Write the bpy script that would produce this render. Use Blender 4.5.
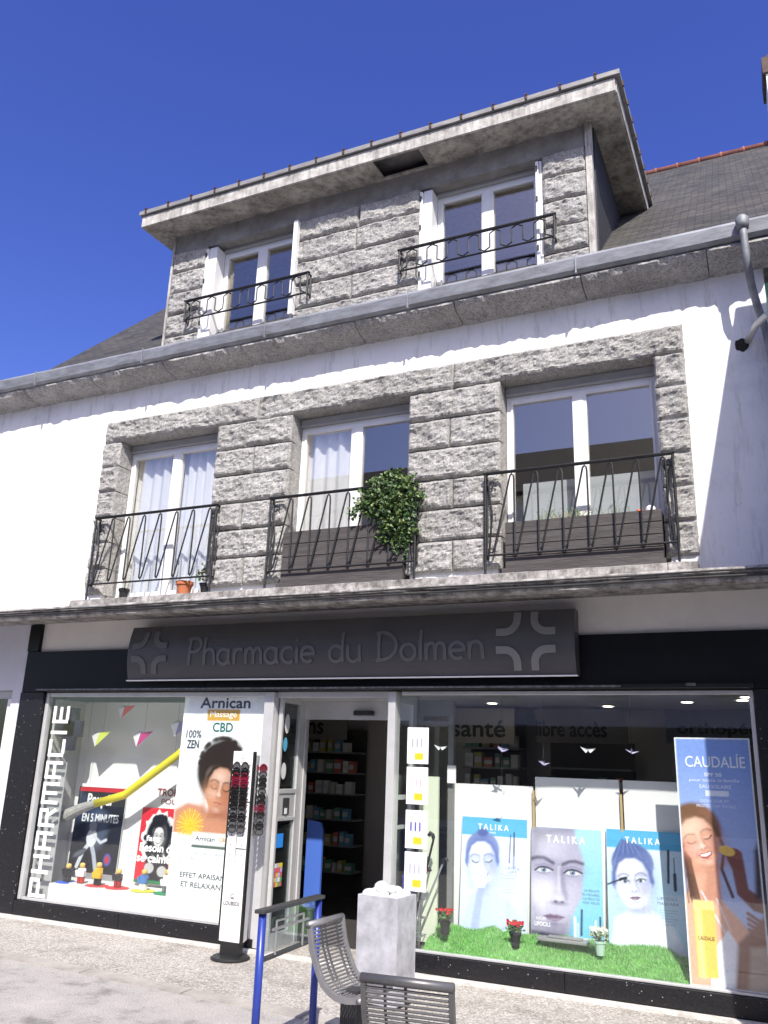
import bpy, math, random
import numpy as np
from mathutils import Vector, noise
random.seed(7); rng = np.random.default_rng(7)
PI = math.pi
for o in list(bpy.data.objects): bpy.data.objects.remove(o)
scene = bpy.context.scene
COL = scene.collection

# ---------------------------------------------------------------- camera
yaw, pit, rol = (math.radians(a) for a in (25.13, 16.70, 1.96))
fwd = Vector((-math.sin(yaw)*math.cos(pit), math.cos(yaw)*math.cos(pit), math.sin(pit)))
rgt = Vector((math.cos(yaw), math.sin(yaw), 0)); up = rgt.cross(fwd)
R2 = rgt*math.cos(rol)+up*math.sin(rol); U2 = -rgt*math.sin(rol)+up*math.cos(rol)
cd = bpy.data.cameras.new('camera'); cam = bpy.data.objects.new('camera', cd); COL.objects.link(cam)
from mathutils import Matrix
M4 = Matrix((R2, U2, -fwd)).transposed().to_4x4(); M4.translation = (0, 0, 1.6)
cam.matrix_world = M4
cd.sensor_fit = 'VERTICAL'; cd.sensor_height = 24; cd.lens = 836.9/1024*24
cd.clip_start = 0.05; cd.clip_end = 2000
scene.camera = cam

# ---------------------------------------------------------------- light
to_sun = Vector((0.5, -1, 1.15)).normalized()
world = bpy.data.worlds.new('World'); scene.world = world; world.use_nodes = True
nt = world.node_tree; bg = nt.nodes['Background']
sky = nt.nodes.new('ShaderNodeTexSky'); sky.sky_type = 'NISHITA'; sky.sun_disc = False
sky.sun_elevation = math.asin(to_sun.z); sky.sun_rotation = math.atan2(to_sun.x, to_sun.y)
sky.air_density = 1.0; sky.dust_density = 1.6; sky.ozone_density = 3.0
hs = nt.nodes.new('ShaderNodeHueSaturation'); hs.inputs['Saturation'].default_value = 1.28; hs.inputs['Hue'].default_value = .531
nt.links.new(sky.outputs[0], hs.inputs['Color']); nt.links.new(hs.outputs[0], bg.inputs[0]); bg.inputs[1].default_value = 0.14
sd = bpy.data.lights.new('sun', 'SUN'); sd.energy = 4.6; sd.angle = math.radians(0.5); sd.color = (1, 0.95, 0.88)
sun = bpy.data.objects.new('sun', sd); COL.objects.link(sun)
sun.rotation_euler = (-to_sun).to_track_quat('-Z', 'Y').to_euler(); sun.location = (10, -10, 20)
vs = scene.view_settings; scene.display_settings.display_device = 'sRGB'
vs.view_transform = 'Standard'; vs.look = 'None'; vs.exposure = 0.6; vs.gamma = 1; vs.use_curve_mapping = False

# ---------------------------------------------------------------- helpers
def lin(c):
    if isinstance(c, str):
        c = c.lstrip('#'); c = tuple(int(c[i:i+2], 16)/255 for i in (0, 2, 4))
    return tuple(x/12.92 if x <= .04045 else ((x+.055)/1.055)**2.4 for x in c[:3])
def g(v): return (v, v, v)
MATS = {}
def mat(name, col, rough=.6, metal=0, var=0, vscale=6, bump=0, bscale=40, col2=None, spec=None, emit=None, detail=6, stretch=None):
    """procedural principled material; colours here are LINEAR base colours"""
    if name in MATS: return MATS[name]
    m = bpy.data.materials.new(name); m.use_nodes = True; N = m.node_tree; L = N.links
    b = N.nodes['Principled BSDF']; b.inputs['Base Color'].default_value = (*col, 1)
    b.inputs['Roughness'].default_value = rough; b.inputs['Metallic'].default_value = metal
    if spec is not None: b.inputs['Specular IOR Level'].default_value = spec
    if emit: b.inputs['Emission Color'].default_value = (*col, 1); b.inputs['Emission Strength'].default_value = emit
    tc = N.nodes.new('ShaderNodeTexCoord'); src = tc.outputs['Object']
    if stretch:
        mp = N.nodes.new('ShaderNodeMapping'); mp.inputs['Scale'].default_value = stretch
        L.new(src, mp.inputs[0]); src = mp.outputs[0]
    if var:
        n = N.nodes.new('ShaderNodeTexNoise'); n.inputs['Scale'].default_value = vscale; n.inputs['Detail'].default_value = detail
        n.inputs['Roughness'].default_value = .65
        L.new(src, n.inputs['Vector'])
        r = N.nodes.new('ShaderNodeValToRGB'); c2 = col2 or tuple(x*(1-var) for x in col)
        r.color_ramp.elements[0].position = .34; r.color_ramp.elements[0].color = (*c2, 1)
        r.color_ramp.elements[1].position = .64; r.color_ramp.elements[1].color = (*col, 1)
        L.new(n.outputs['Fac'], r.inputs[0]); L.new(r.outputs[0], b.inputs['Base Color'])
    if bump:
        n2 = N.nodes.new('ShaderNodeTexNoise'); n2.inputs['Scale'].default_value = bscale; n2.inputs['Detail'].default_value = 5
        L.new(src, n2.inputs['Vector'])
        bp = N.nodes.new('ShaderNodeBump'); bp.inputs['Strength'].default_value = bump; bp.inputs['Distance'].default_value = .01
        L.new(n2.outputs['Fac'], bp.inputs['Height']); L.new(bp.outputs[0], b.inputs['Normal'])
    MATS[name] = m; return m
def nodes_of(m): N = m.node_tree; return N, N.links, N.nodes['Principled BSDF']
def mix_rgb(N, L, fac, a, b, blend='MIX'):
    x = N.nodes.new('ShaderNodeMix'); x.data_type = 'RGBA'; x.blend_type = blend
    for s, i in ((fac, 0), (a, 6), (b, 7)):
        if hasattr(s, 'is_output'): L.new(s, x.inputs[i])
        else: x.inputs[i].default_value = s if i == 0 else (*s, 1)
    return x.outputs[2]
def ramp(N, L, src, stops):
    r = N.nodes.new('ShaderNodeValToRGB'); e = r.color_ramp.elements
    while len(e) < len(stops): e.new(.5)
    for el, (p, c) in zip(e, stops): el.position = p; el.color = (*c, 1)
    L.new(src, r.inputs[0]); return r.outputs[0]
def noise_tex(N, L, vec, scale, detail=5, rough=.6):
    n = N.nodes.new('ShaderNodeTexNoise'); n.inputs['Scale'].default_value = scale
    n.inputs['Detail'].default_value = detail; n.inputs['Roughness'].default_value = rough
    L.new(vec, n.inputs['Vector']); return n.outputs['Fac']
def glass(name, tint=(1, 1, 1), refl=.12, ior=1.5, rough=0.0, gcol=(1, 1, 1)):
    if name in MATS: return MATS[name]
    m = bpy.data.materials.new(name); m.use_nodes = True; N = m.node_tree; L = N.links; N.nodes.clear()
    out = N.nodes.new('ShaderNodeOutputMaterial'); t = N.nodes.new('ShaderNodeBsdfTransparent'); t.inputs[0].default_value = (*tint, 1)
    gl = N.nodes.new('ShaderNodeBsdfGlossy'); gl.inputs['Roughness'].default_value = rough; gl.inputs[0].default_value = (*gcol, 1)
    f = N.nodes.new('ShaderNodeLayerWeight'); f.inputs['Blend'].default_value = .5
    p5 = N.nodes.new('ShaderNodeMath'); p5.operation = 'POWER'; p5.inputs[1].default_value = 4.5; L.new(f.outputs['Facing'], p5.inputs[0])
    a = N.nodes.new('ShaderNodeMath'); a.operation = 'MULTIPLY_ADD'; a.inputs[1].default_value = .8; a.inputs[2].default_value = refl; a.use_clamp = True
    mx = N.nodes.new('ShaderNodeMixShader')
    L.new(p5.outputs[0], a.inputs[0]); L.new(a.outputs[0], mx.inputs[0]); L.new(t.outputs[0], mx.inputs[1]); L.new(gl.outputs[0], mx.inputs[2])
    L.new(mx.outputs[0], out.inputs[0]); MATS[name] = m; return m

WL = {}   # world location of every object made
class MB:
    def __init__(s): s.v = []; s.f = []; s.m = []; s.c = []
    def add(s, V, F, mi=0, cols=None):
        o = len(s.v); s.v += [tuple(p) for p in V]; s.f += [tuple(i+o for i in f) for f in F]; s.m += [mi]*len(F)
        if cols is not None: s.c += [tuple(c) for c in cols]
        return s
    def box(s, x0, x1, y0, y1, z0, z1, mi=0):
        V = [(x, y, z) for z in (z0, z1) for y in (y0, y1) for x in (x0, x1)]
        return s.add(V, [(0, 2, 3, 1), (4, 5, 7, 6), (0, 1, 5, 4), (2, 6, 7, 3), (0, 4, 6, 2), (1, 3, 7, 5)], mi)
    def obox(s, c, ax, ay, az, mi=0):
        c = Vector(c); ax, ay, az = Vector(ax), Vector(ay), Vector(az)
        V = [c+i*ax+j*ay+k*az for k in (-1, 1) for j in (-1, 1) for i in (-1, 1)]
        return s.add(V, [(0, 2, 3, 1), (4, 5, 7, 6), (0, 1, 5, 4), (2, 6, 7, 3), (0, 4, 6, 2), (1, 3, 7, 5)], mi)
    def tube(s, pts, r, seg=8, mi=0, closed=False, cap=True):
        P = [Vector(p) for p in pts]; n = len(P); rr = r if hasattr(r, '__len__') else [r]*n
        V = []; F = []; ref = None
        for i, p in enumerate(P):
            a = P[(i-1) % n] if (i or closed) else p; b = P[(i+1) % n] if (i < n-1 or closed) else p
            t = (b-a).normalized()
            if ref is None: ref = Vector((0, 0, 1)) if abs(t.z) < .9 else Vector((1, 0, 0))
            u = t.cross(ref); u = u.normalized() if u.length > 1e-6 else t.orthogonal().normalized()
            w = u.cross(t).normalized(); ref = w
            for k in range(seg):
                q = 2*PI*k/seg; V.append(p+(u*math.cos(q)+w*math.sin(q))*rr[i])
        for i in range(n if closed else n-1):
            j = (i+1) % n
            for k in range(seg):
                l = (k+1) % seg; F.append((i*seg+k, i*seg+l, j*seg+l, j*seg+k))
        if cap and not closed: F += [tuple(range(seg))[::-1], tuple((n-1)*seg+k for k in range(seg))]
        return s.add(V, F, mi)
    def lathe(s, c, prof, seg=20, mi=0):
        V = []; F = []
        for r, z in prof:
            for k in range(seg): q = 2*PI*k/seg; V.append((c[0]+r*math.cos(q), c[1]+r*math.sin(q), c[2]+z))
        for i in range(len(prof)-1):
            for k in range(seg): l = (k+1) % seg; F.append((i*seg+k, i*seg+l, (i+1)*seg+l, (i+1)*seg+k))
        F += [tuple(range(seg))[::-1], tuple((len(prof)-1)*seg+k for k in range(seg))]
        return s.add(V, F, mi)
    def prism(s, poly, axis, a0, a1, mi=0):
        """poly = 2-D outline; axis 'x': (y,z) outline swept x=a0..a1; 'y': (x,z); 'z': (x,y)"""
        f = {'x': lambda p, a: (a, p[0], p[1]), 'y': lambda p, a: (p[0], a, p[1]), 'z': lambda p, a: (p[0], p[1], a)}[axis]
        n = len(poly); V = [f(p, a0) for p in poly]+[f(p, a1) for p in poly]
        F = [tuple(range(n))[::-1], tuple(range(n, 2*n))]+[(i, (i+1) % n, n+(i+1) % n, n+i) for i in range(n)]
        return s.add(V, F, mi)
    def build(s, name, mats, parent=None, smooth=False, bevel=0, origin=None):
        if not isinstance(mats, (list, tuple)): mats = [mats]
        A = np.array(s.v, float); lo, hi = A.min(0), A.max(0)
        og = np.array(origin if origin is not None else ((lo[0]+hi[0])/2, (lo[1]+hi[1])/2, lo[2]))
        me = bpy.data.meshes.new(name); me.from_pydata((A-og).tolist(), [], s.f)
        for m in mats: me.materials.append(m)
        if len(mats) > 1: me.polygons.foreach_set('material_index', s.m)
        if smooth: me.polygons.foreach_set('use_smooth', [True]*len(s.f))
        if s.c:
            ca = me.color_attributes.new('print', 'FLOAT_COLOR', 'POINT')
            ca.data.foreach_set('color', np.hstack([np.array(s.c), np.ones((len(s.c), 1))]).ravel())
        me.validate(); me.update()
        o = bpy.data.objects.new(name, me); COL.objects.link(o)
        if parent is not None: o.parent = parent; o.location = og-np.array(WL[parent.name])
        else: o.location = og
        WL[o.name] = tuple(og)
        if bevel:
            bv = o.modifiers.new('bevel', 'BEVEL'); bv.width = bevel; bv.segments = 2; bv.limit_method = 'ANGLE'
        return o
def tag(o, label=None, cat=None, group=None, kind=None):
    if label: o['label'] = label
    if cat: o['category'] = cat
    if group: o['group'] = group
    if kind: o['kind'] = kind
    return o
def thing(name, loc, label, cat, group=None):
    o = bpy.data.objects.new(name, None); COL.objects.link(o); o.location = loc; o.empty_display_size = .1
    WL[o.name] = tuple(loc); return tag(o, label, cat, group)
def copy_thing(o, loc, label, rz=None):
    c = o.copy(); COL.objects.link(c); c.location = loc; c['label'] = label
    if rz is not None: c.rotation_euler[2] = rz
    WL[c.name] = tuple(loc)
    for ch in o.children:
        d = ch.copy(); COL.objects.link(d); d.parent = c; d.matrix_parent_inverse = ch.matrix_parent_inverse.copy()
        for s in ch.children:
            e = s.copy(); COL.objects.link(e); e.parent = d
    return c

# text -------------------------------------------------------------------
_fc = {}
def glyphs(s, depth=0.0):
    key = (s, depth)
    if key in _fc: return _fc[key]
    cu = bpy.data.curves.new('t', 'FONT'); cu.body = s; cu.resolution_u = 4; cu.extrude = 0
    o = bpy.data.objects.new('t', cu); COL.objects.link(o); bpy.context.view_layer.update()
    me = bpy.data.meshes.new_from_object(o.evaluated_get(bpy.context.evaluated_depsgraph_get()))
    V = np.array([v.co[:] for v in me.vertices]); F = [tuple(p.vertices) for p in me.polygons]
    bpy.data.objects.remove(o); bpy.data.curves.remove(cu); bpy.data.meshes.remove(me)
    V -= V.min(0); V[:, 0] /= max(V[:, 0].max(), 1e-6); V[:, 1] /= max(V[:, 1].max(), 1e-6)
    _fc[key] = (V, F); return V, F
def text_uv(mb, s, O, eu, ev, u0, u1, v0, v1, mi=0, shear=0, bold=0):
    """fit string s in the box u0..u1, v0..v1 of the plane O + u*eu + v*ev"""
    V, F = glyphs(s); O, eu, ev = Vector(O), Vector(eu), Vector(ev); n = eu.cross(ev).normalized()
    offs = [(0, 0)] if not bold else [(-bold, 0), (bold, 0), (0, bold), (0, -bold)]
    for k, (du, dv) in enumerate(offs):
        P = [O+eu*(u0+(u1-u0)*p[0]+shear*p[1]*(v1-v0)+du)+ev*(v0+(v1-v0)*p[1]+dv)+n*(.0004*k) for p in V]
        mb.add(P, F, mi)

# ---------------------------------------------------------------- materials
def make_granite():
    m = mat('rock_faced_granite', g(.36), .85); N, L, b = nodes_of(m)
    tc = N.nodes.new('ShaderNodeTexCoord').outputs['Object']
    f1 = noise_tex(N, L, tc, 62, 4, .85); f2 = noise_tex(N, L, tc, 2.2, 5); f3 = noise_tex(N, L, tc, 22, 5, .7)
    sp = ramp(N, L, f1, [(.33, (.09, .09, .092)), (.43, (.36, .357, .355)), (.55, (.53, .527, .52)), (.72, (.72, .715, .705))])
    st = ramp(N, L, f2, [(.3, (.74, .73, .72)), (.6, (1, .99, .98))])
    st2 = ramp(N, L, f3, [(.3, (.72, .72, .71)), (.62, (1.05, 1.03, 1.0))])
    mp = N.nodes.new('ShaderNodeMapping'); mp.inputs['Scale'].default_value = (5, 5, .7); L.new(tc, mp.inputs[0])
    st3 = ramp(N, L, noise_tex(N, L, mp.outputs[0], 1.3, 6, .75), [(.34, (.60, .585, .56)), (.52, (1, 1, 1))])
    c = mix_rgb(N, L, 1.0, sp, st, 'MULTIPLY'); c = mix_rgb(N, L, 1.0, c, st2, 'MULTIPLY'); c = mix_rgb(N, L, .6, c, st3, 'MULTIPLY')
    L.new(c, b.inputs['Base Color'])
    bp = N.nodes.new('ShaderNodeBump'); bp.inputs['Strength'].default_value = 1; bp.inputs['Distance'].default_value = .016
    L.new(noise_tex(N, L, tc, 55, 6, .75), bp.inputs['Height']); L.new(bp.outputs[0], b.inputs['Normal'])
    return m
GRAN = make_granite()
def make_render():
    m = mat('white_rendered_wall', g(.8), .9); N, L, b = nodes_of(m)
    tc = N.nodes.new('ShaderNodeTexCoord').outputs['Object']
    a = ramp(N, L, noise_tex(N, L, tc, 1.1, 8, .7), [(.28, (.60, .59, .60)), (.5, (.78, .775, .775)), (.7, (.83, .825, .82))])
    mp = N.nodes.new('ShaderNodeMapping'); mp.inputs['Scale'].default_value = (7, 7, .9); L.new(tc, mp.inputs[0])
    d = ramp(N, L, noise_tex(N, L, mp.outputs[0], 1.6, 6, .7), [(.30, (.72, .70, .68)), (.47, (1, 1, 1))])
    s = ramp(N, L, noise_tex(N, L, tc, 14, 4, .8), [(.24, (.45, .44, .42)), (.33, (1, 1, 1))])
    c = mix_rgb(N, L, 1, mix_rgb(N, L, 1, a, d, 'MULTIPLY'), s, 'MULTIPLY'); L.new(c, b.inputs['Base Color'])
    bp = N.nodes.new('ShaderNodeBump'); bp.inputs['Strength'].default_value = .35; bp.inputs['Distance'].default_value = .006
    L.new(noise_tex(N, L, tc, 45, 5), bp.inputs['Height']); L.new(bp.outputs[0], b.inputs['Normal']); return m
WALL = make_render()
def make_black_granite():
    m = mat('polished_black_granite', g(.012), .22, spec=.35); N, L, b = nodes_of(m)
    tc = N.nodes.new('ShaderNodeTexCoord').outputs['Object']
    v = N.nodes.new('ShaderNodeTexVoronoi'); v.inputs['Scale'].default_value = 24; L.new(tc, v.inputs['Vector'])
    a = ramp(N, L, v.outputs['Distance'], [(.07, (.35, .34, .33)), (.12, (.0, .0, .0))])
    c = ramp(N, L, noise_tex(N, L, tc, 60, 4, .8), [(.4, (.006, .006, .009)), (.7, (.022, .021, .022))])
    L.new(mix_rgb(N, L, 1, c, a, 'ADD'), b.inputs['Base Color'])
    r = N.nodes.new('ShaderNodeMapRange'); r.inputs['To Min'].default_value = .15; r.inputs['To Max'].default_value = .5
    L.new(noise_tex(N, L, tc, 3, 5), r.inputs[0]); L.new(r.outputs[0], b.inputs['Roughness']); return m
BLK = make_black_granite()
def make_concrete(name, hi, lo, sc=3, bump=.5, streak=True):
    m = mat(name, hi, .85); N, L, b = nodes_of(m)
    tc = N.nodes.new('ShaderNodeTexCoord').outputs['Object']
    a = ramp(N, L, noise_tex(N, L, tc, sc, 8, .72), [(.3, lo), (.62, hi)])
    if streak:
        mp = N.nodes.new('ShaderNodeMapping'); mp.inputs['Scale'].default_value = (9, 9, 1.2); L.new(tc, mp.inputs[0])
        d = ramp(N, L, noise_tex(N, L, mp.outputs[0], 1.5, 6, .75), [(.33, (.35, .33, .31)), (.55, (1, 1, 1))])
        a = mix_rgb(N, L, .8, a, d, 'MULTIPLY')
    L.new(a, b.inputs['Base Color'])
    bp = N.nodes.new('ShaderNodeBump'); bp.inputs['Strength'].default_value = bump; bp.inputs['Distance'].default_value = .008
    L.new(noise_tex(N, L, tc, 40, 6, .7), bp.inputs['Height']); L.new(bp.outputs[0], b.inputs['Normal']); return m
EAVE = make_concrete('weathered_painted_board', (.62, .60, .56), (.25, .235, .21), 4)
SOFF = make_concrete('stained_soffit', (.52, .49, .43), (.16, .14, .12), 3.5)
CONC = make_concrete('grimy_ledge_concrete', (.44, .42, .40), (.07, .065, .06), 8, .9)
LINT = make_concrete('dormer_concrete_band', (.30, .29, .27), (.15, .14, .13), 5, .5, False)
CREAM = mat('shaded_cream_plaster', (.84, .80, .74), .9, var=.12, vscale=2, bump=.15)
ZINC = mat('weathered_zinc', (.30, .31, .335), .55, .35, var=.4, vscale=5, bump=.12, bscale=14, stretch=(1, 1, 4))
PVC = mat('white_pvc', g(.78), .35, var=.1, vscale=3)
IRON = mat('wrought_iron', (.022, .022, .024), .5, .3, var=.5, vscale=30, bump=.4, bscale=90)
DARK = mat('dark_room', (.035, .033, .032), .9)
GL_UP = glass('upper_window_glass', (.94, .95, .96), .19, 1.5, 0.0, (1, .93, .78))
GL_SHOP = glass('shop_window_glass', (.97, .985, .98), .05, 1.45)
GL_DARK = glass('plain_glass', (.94, .97, .97), .05, 1.5)
ALU = mat('brushed_aluminium_frame', g(.62), .35, .35, var=.15, vscale=4)
WPAINT = mat('white_board', g(.80), .5, var=.04, vscale=2)
def make_slate():
    m = mat('mossy_slates', g(.08), .75); N, L, b = nodes_of(m)
    tc = N.nodes.new('ShaderNodeTexCoord').outputs['UV']
    br = N.nodes.new('ShaderNodeTexBrick'); br.inputs['Scale'].default_value = 1
    br.inputs['Brick Width'].default_value = .15; br.inputs['Row Height'].default_value = .085; br.inputs['Mortar Size'].default_value = .005
    br.inputs['Color1'].default_value = (.036, .035, .035, 1); br.inputs['Color2'].default_value = (.075, .07, .064, 1); br.inputs['Mortar'].default_value = (.022, .021, .02, 1)
    br.inputs['Mortar Smooth'].default_value = .3; br.inputs['Bias'].default_value = -.1
    L.new(tc, br.inputs['Vector'])
    ob = N.nodes.new('ShaderNodeTexCoord').outputs['Object']
    st = ramp(N, L, noise_tex(N, L, ob, 1.6, 8, .75), [(.3, (.55, .56, .5)), (.5, (1, .98, .92)), (.72, (1.35, 1.3, 1.15))])
    L.new(mix_rgb(N, L, 1, br.outputs['Color'], st, 'MULTIPLY'), b.inputs['Base Color'])
    bp = N.nodes.new('ShaderNodeBump'); bp.inputs['Strength'].default_value = 1; bp.inputs['Distance'].default_value = .02
    mx = mix_rgb(N, L, .5, br.outputs['Color'], noise_tex(N, L, ob, 30, 5), 'ADD')
    iv = N.nodes.new('ShaderNodeMath'); iv.operation = 'SUBTRACT'; iv.inputs[0].default_value = 1; L.new(br.outputs['Fac'], iv.inputs[1])
    L.new(iv.outputs[0], bp.inputs['Height']); L.new(bp.outputs[0], b.inputs['Normal']); return m
SLATE = make_slate()

# ---------------------------------------------------------------- the ground
def ground_mats():
    m = mat('washed_gravel_paving', g(.4), .95); N, L, b = nodes_of(m)
    tc = N.nodes.new('ShaderNodeTexCoord').outputs['Object']
    v = N.nodes.new('ShaderNodeTexVoronoi'); v.inputs['Scale'].default_value = 80; L.new(tc, v.inputs['Vector'])
    sp = N.nodes.new('ShaderNodeSeparateColor'); L.new(v.outputs['Color'], sp.inputs[0])
    peb = ramp(N, L, sp.outputs[0], [(0, (.27, .25, .225)), (.3, (.36, .34, .315)), (.65, (.44, .42, .395)), (1, (.58, .56, .54))])
    gap = ramp(N, L, v.outputs['Distance'], [(.4, (1, 1, 1)), (.8, (.72, .70, .67))])
    st = ramp(N, L, noise_tex(N, L, tc, 1.9, 9, .75), [(.34, (.62, .60, .57)), (.5, (1, .99, .97))])
    c = mix_rgb(N, L, 1, mix_rgb(N, L, 1, peb, gap, 'MULTIPLY'), st, 'MULTIPLY'); L.new(c, b.inputs['Base Color'])
    bp = N.nodes.new('ShaderNodeBump'); bp.inputs['Strength'].default_value = .5; bp.inputs['Distance'].default_value = .006; bp.invert = True
    L.new(v.outputs['Distance'], bp.inputs['Height']); L.new(bp.outputs[0], b.inputs['Normal'])
    a = mat('worn_pale_asphalt', g(.2), .95); N, L, b = nodes_of(a)
    tc = N.nodes.new('ShaderNodeTexCoord').outputs['Object']
    f = ramp(N, L, noise_tex(N, L, tc, 95, 4, .85), [(.32, (.16, .15, .145)), (.5, (.40, .385, .37)), (.7, (.60, .58, .555))])
    st = ramp(N, L, noise_tex(N, L, tc, 2.2, 9, .75), [(.36, (.5, .49, .48)), (.47, (.92, .9, .88)), (.7, (1.15, 1.12, 1.08))])
    L.new(mix_rgb(N, L, 1, f, st, 'MULTIPLY'), b.inputs['Base Color'])
    bp = N.nodes.new('ShaderNodeBump'); bp.inputs['Strength'].default_value = .7; bp.inputs['Distance'].default_value = .008
    L.new(noise_tex(N, L, tc, 80, 5, .8), bp.inputs['Height']); L.new(bp.outputs[0], b.inputs['Normal'])
    return m, a
PAVE, ASPH = ground_mats()
SOIL = mat('far_ground', (.16, .16, .12), .95, var=.3, vscale=.3)
tag(MB().add([(-400, -400, -.06), (400, -400, -.06), (400, 400, -.06), (-400, 400, -.06)], [(0, 1, 2, 3)]).build('ground', SOIL), kind='structure')
tag(MB().add([(-60, -3.2, -.006), (40, -3.2, -.006), (40, 5.36, -.006), (-60, 5.62+1.2, -.006)], [(0, 1, 2, 3)]).build('road', ASPH), kind='structure')
# kerb line runs slightly askew to the facade
def ky(x): return 5.20-.062*(x+.0)
mb = MB(); mb.add([(x, y, z) for x in (-30, 12) for (y, z) in ((ky(x)+.14, .0), (7.45, .0))], [(0, 2, 3, 1)])
tag(mb.build('pavement', PAVE), kind='structure')
KERB = make_concrete('kerb_concrete', (.42, .39, .35), (.25, .23, .21), 3, .5, False)
mb = MB()
x = -30.
while x < 12:
    x1 = x+1.0
    mb.add([(x, ky(x), -.05), (x1-.008, ky(x1), -.05), (x, ky(x), .004), (x1-.008, ky(x1), .004), (x, ky(x)+.14, .006), (x1-.008, ky(x1)+.14, .006)], [(0, 1, 3, 2), (2, 3, 5, 4)])
    x = x1
tag(mb.build('kerb', KERB), kind='structure')
tag(MB().box(-60, 40, -7, -3.2, -.055, .08).build('far_pavement', PAVE), kind='structure')

# ---------------------------------------------------------------- the building shell
YF = 6.9
B = thing('pharmacy_building', (-3.6, 6.9, 0), 'white rendered town house with granite window surrounds, slate roof, wide dormer and black pharmacy shopfront', 'building')
XL, XR = -11.5, .22
def rock(mb, x0, x1, z0, z1, yf, yb, amp=.05, res=.017, seed=0, drop=.012):
    """one rock-faced block: pitched, broken front surface, plain sides"""
    nx = max(3, int((x1-x0)/res)); nz = max(3, int((z1-z0)/res)); V = []; F = []
    sx, sz = x1-x0, z1-z0
    for j in range(nz+1):
        for i in range(nx+1):
            u, w = i/nx, j/nz
            xx, zz = x0+sx*u, z0+sz*w
            e = min(u*sx, (1-u)*sx, w*sz, (1-w)*sz)
            edge = min(1, e/.030)
            p = Vector((xx*3.1+seed*7.3, seed*3.7, zz*4.6))
            d = .60+.42*noise.noise(p)+.42*noise.noise(p*2.6)+.26*noise.noise(p*6.7)+.16*noise.noise(p*15)
            rag = .5+.9*noise.noise(Vector((xx*16, seed, zz*16)))
            y = yf-amp*max(-.15, d)*(edge**.6)-(.006*rag if 0 < e < .05 else 0)
            ox = .006*noise.noise(Vector((xx*20, 5, zz*20))) if i in (0, nx) else 0
            oz = .007*noise.noise(Vector((xx*13, 9, zz*13))) if j in (0, nz) else 0
            V.append((xx+ox, y, zz+oz))
    W = nx+1
    for j in range(nz):
        for i in range(nx): F.append((j*W+i, j*W+i+1, (j+1)*W+i+1, (j+1)*W+i))
    o = len(V); V += [(x0, yb, z0), (x1, yb, z0), (x1, yb, z1), (x0, yb, z1)]
    F.append((o, o+1)+tuple(range(nx, -1, -1)))
    F.append((o+3, )+tuple(nz*W+i for i in range(nx+1))+(o+2,))
    F.append((o,)+tuple(j*W for j in range(nz+1))+(o+3,))
    F.append((o+1, o+2)+tuple(j*W+nx for j in range(nz, -1, -1)))
    F.append((o, o+3, o+2, o+1))
    mb.add(V, F)

# openings of the first floor and the dormer
W1 = [(-6.59, -5.25), (-4.31, -3.0), (-2.08, -.71)]
Z0, Z1, ZT = 3.2, 5.05, 5.75
mb = MB()
y0, y1 = 6.9, 7.25
mb.box(XL, -6.63, y0, y1, 2.98, 5.8); mb.box(-.67, XR, y0, y1, 2.98, 5.8)
mb.box(-6.63, -.67, y0, y1, 5.09, 5.8); mb.box(-6.63, -.67, y0, y1, 2.98, 3.18)
mb.box(-5.21, -4.35, y0+.02, y1, 3.18, 5.09); mb.box(-2.96, -2.12, y0+.02, y1, 3.18, 5.09)
wall = mb.build('wall', WALL, B)
# upper rooms: back, floors, sides
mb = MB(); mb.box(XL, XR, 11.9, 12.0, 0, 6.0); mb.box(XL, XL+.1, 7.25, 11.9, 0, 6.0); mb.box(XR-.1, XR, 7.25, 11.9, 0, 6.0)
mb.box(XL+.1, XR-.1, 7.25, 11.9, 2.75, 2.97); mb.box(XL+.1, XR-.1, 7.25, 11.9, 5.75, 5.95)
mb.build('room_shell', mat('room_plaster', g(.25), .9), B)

# granite surround of the three windows
mb = MB(); sd_ = 0
def blocks(xa, xb, zlist, pattern, yf=6.892, yb=7.16, amp=.055):
    global sd_
    for k in range(len(zlist)-1):
        za, zb = zlist[k], zlist[k+1]
        cuts = pattern[k % len(pattern)]; xs = [xa]+[xa+(xb-xa)*c for c in cuts]+[xb]
        for i in range(len(xs)-1):
            sd_ += 1; rock(mb, xs[i]+.004, xs[i+1]-.004, za+.010, zb-.004, yf, yb, amp, seed=sd_)
zs = [3.19, 3.255, 3.55, 3.85, 4.14, 4.45, 4.75, 5.05][1:]
blocks(-6.85, -6.59, zs, [()]); blocks(-.71, -.45, zs, [()])
blocks(-5.25, -4.31, zs, [(.5,), (), (.42,), (), (.52,), ()]); blocks(-3.0, -2.08, zs, [(.5,), (), (.5,), (), (.46,), ()])
cx_ = [-6.85, -4.75, -2.55, -.45]
for i in range(3): sd_ += 1; rock(mb, cx_[i]+.004, cx_[i+1]-.004, 5.055, 5.315, 6.892, 7.16, .055, seed=sd_)
mb.box(-5.245, -4.315, 6.975, 7.15, 3.2, 5.049); mb.box(-2.995, -2.085, 6.975, 7.15, 3.2, 5.049)
mb.box(-6.845, -6.60, 6.975, 7.15, 3.2, 5.049); mb.box(-.70, -.455, 6.975, 7.15, 3.2, 5.049)
surr = mb.build('stone_surround', GRAN, B)

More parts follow.
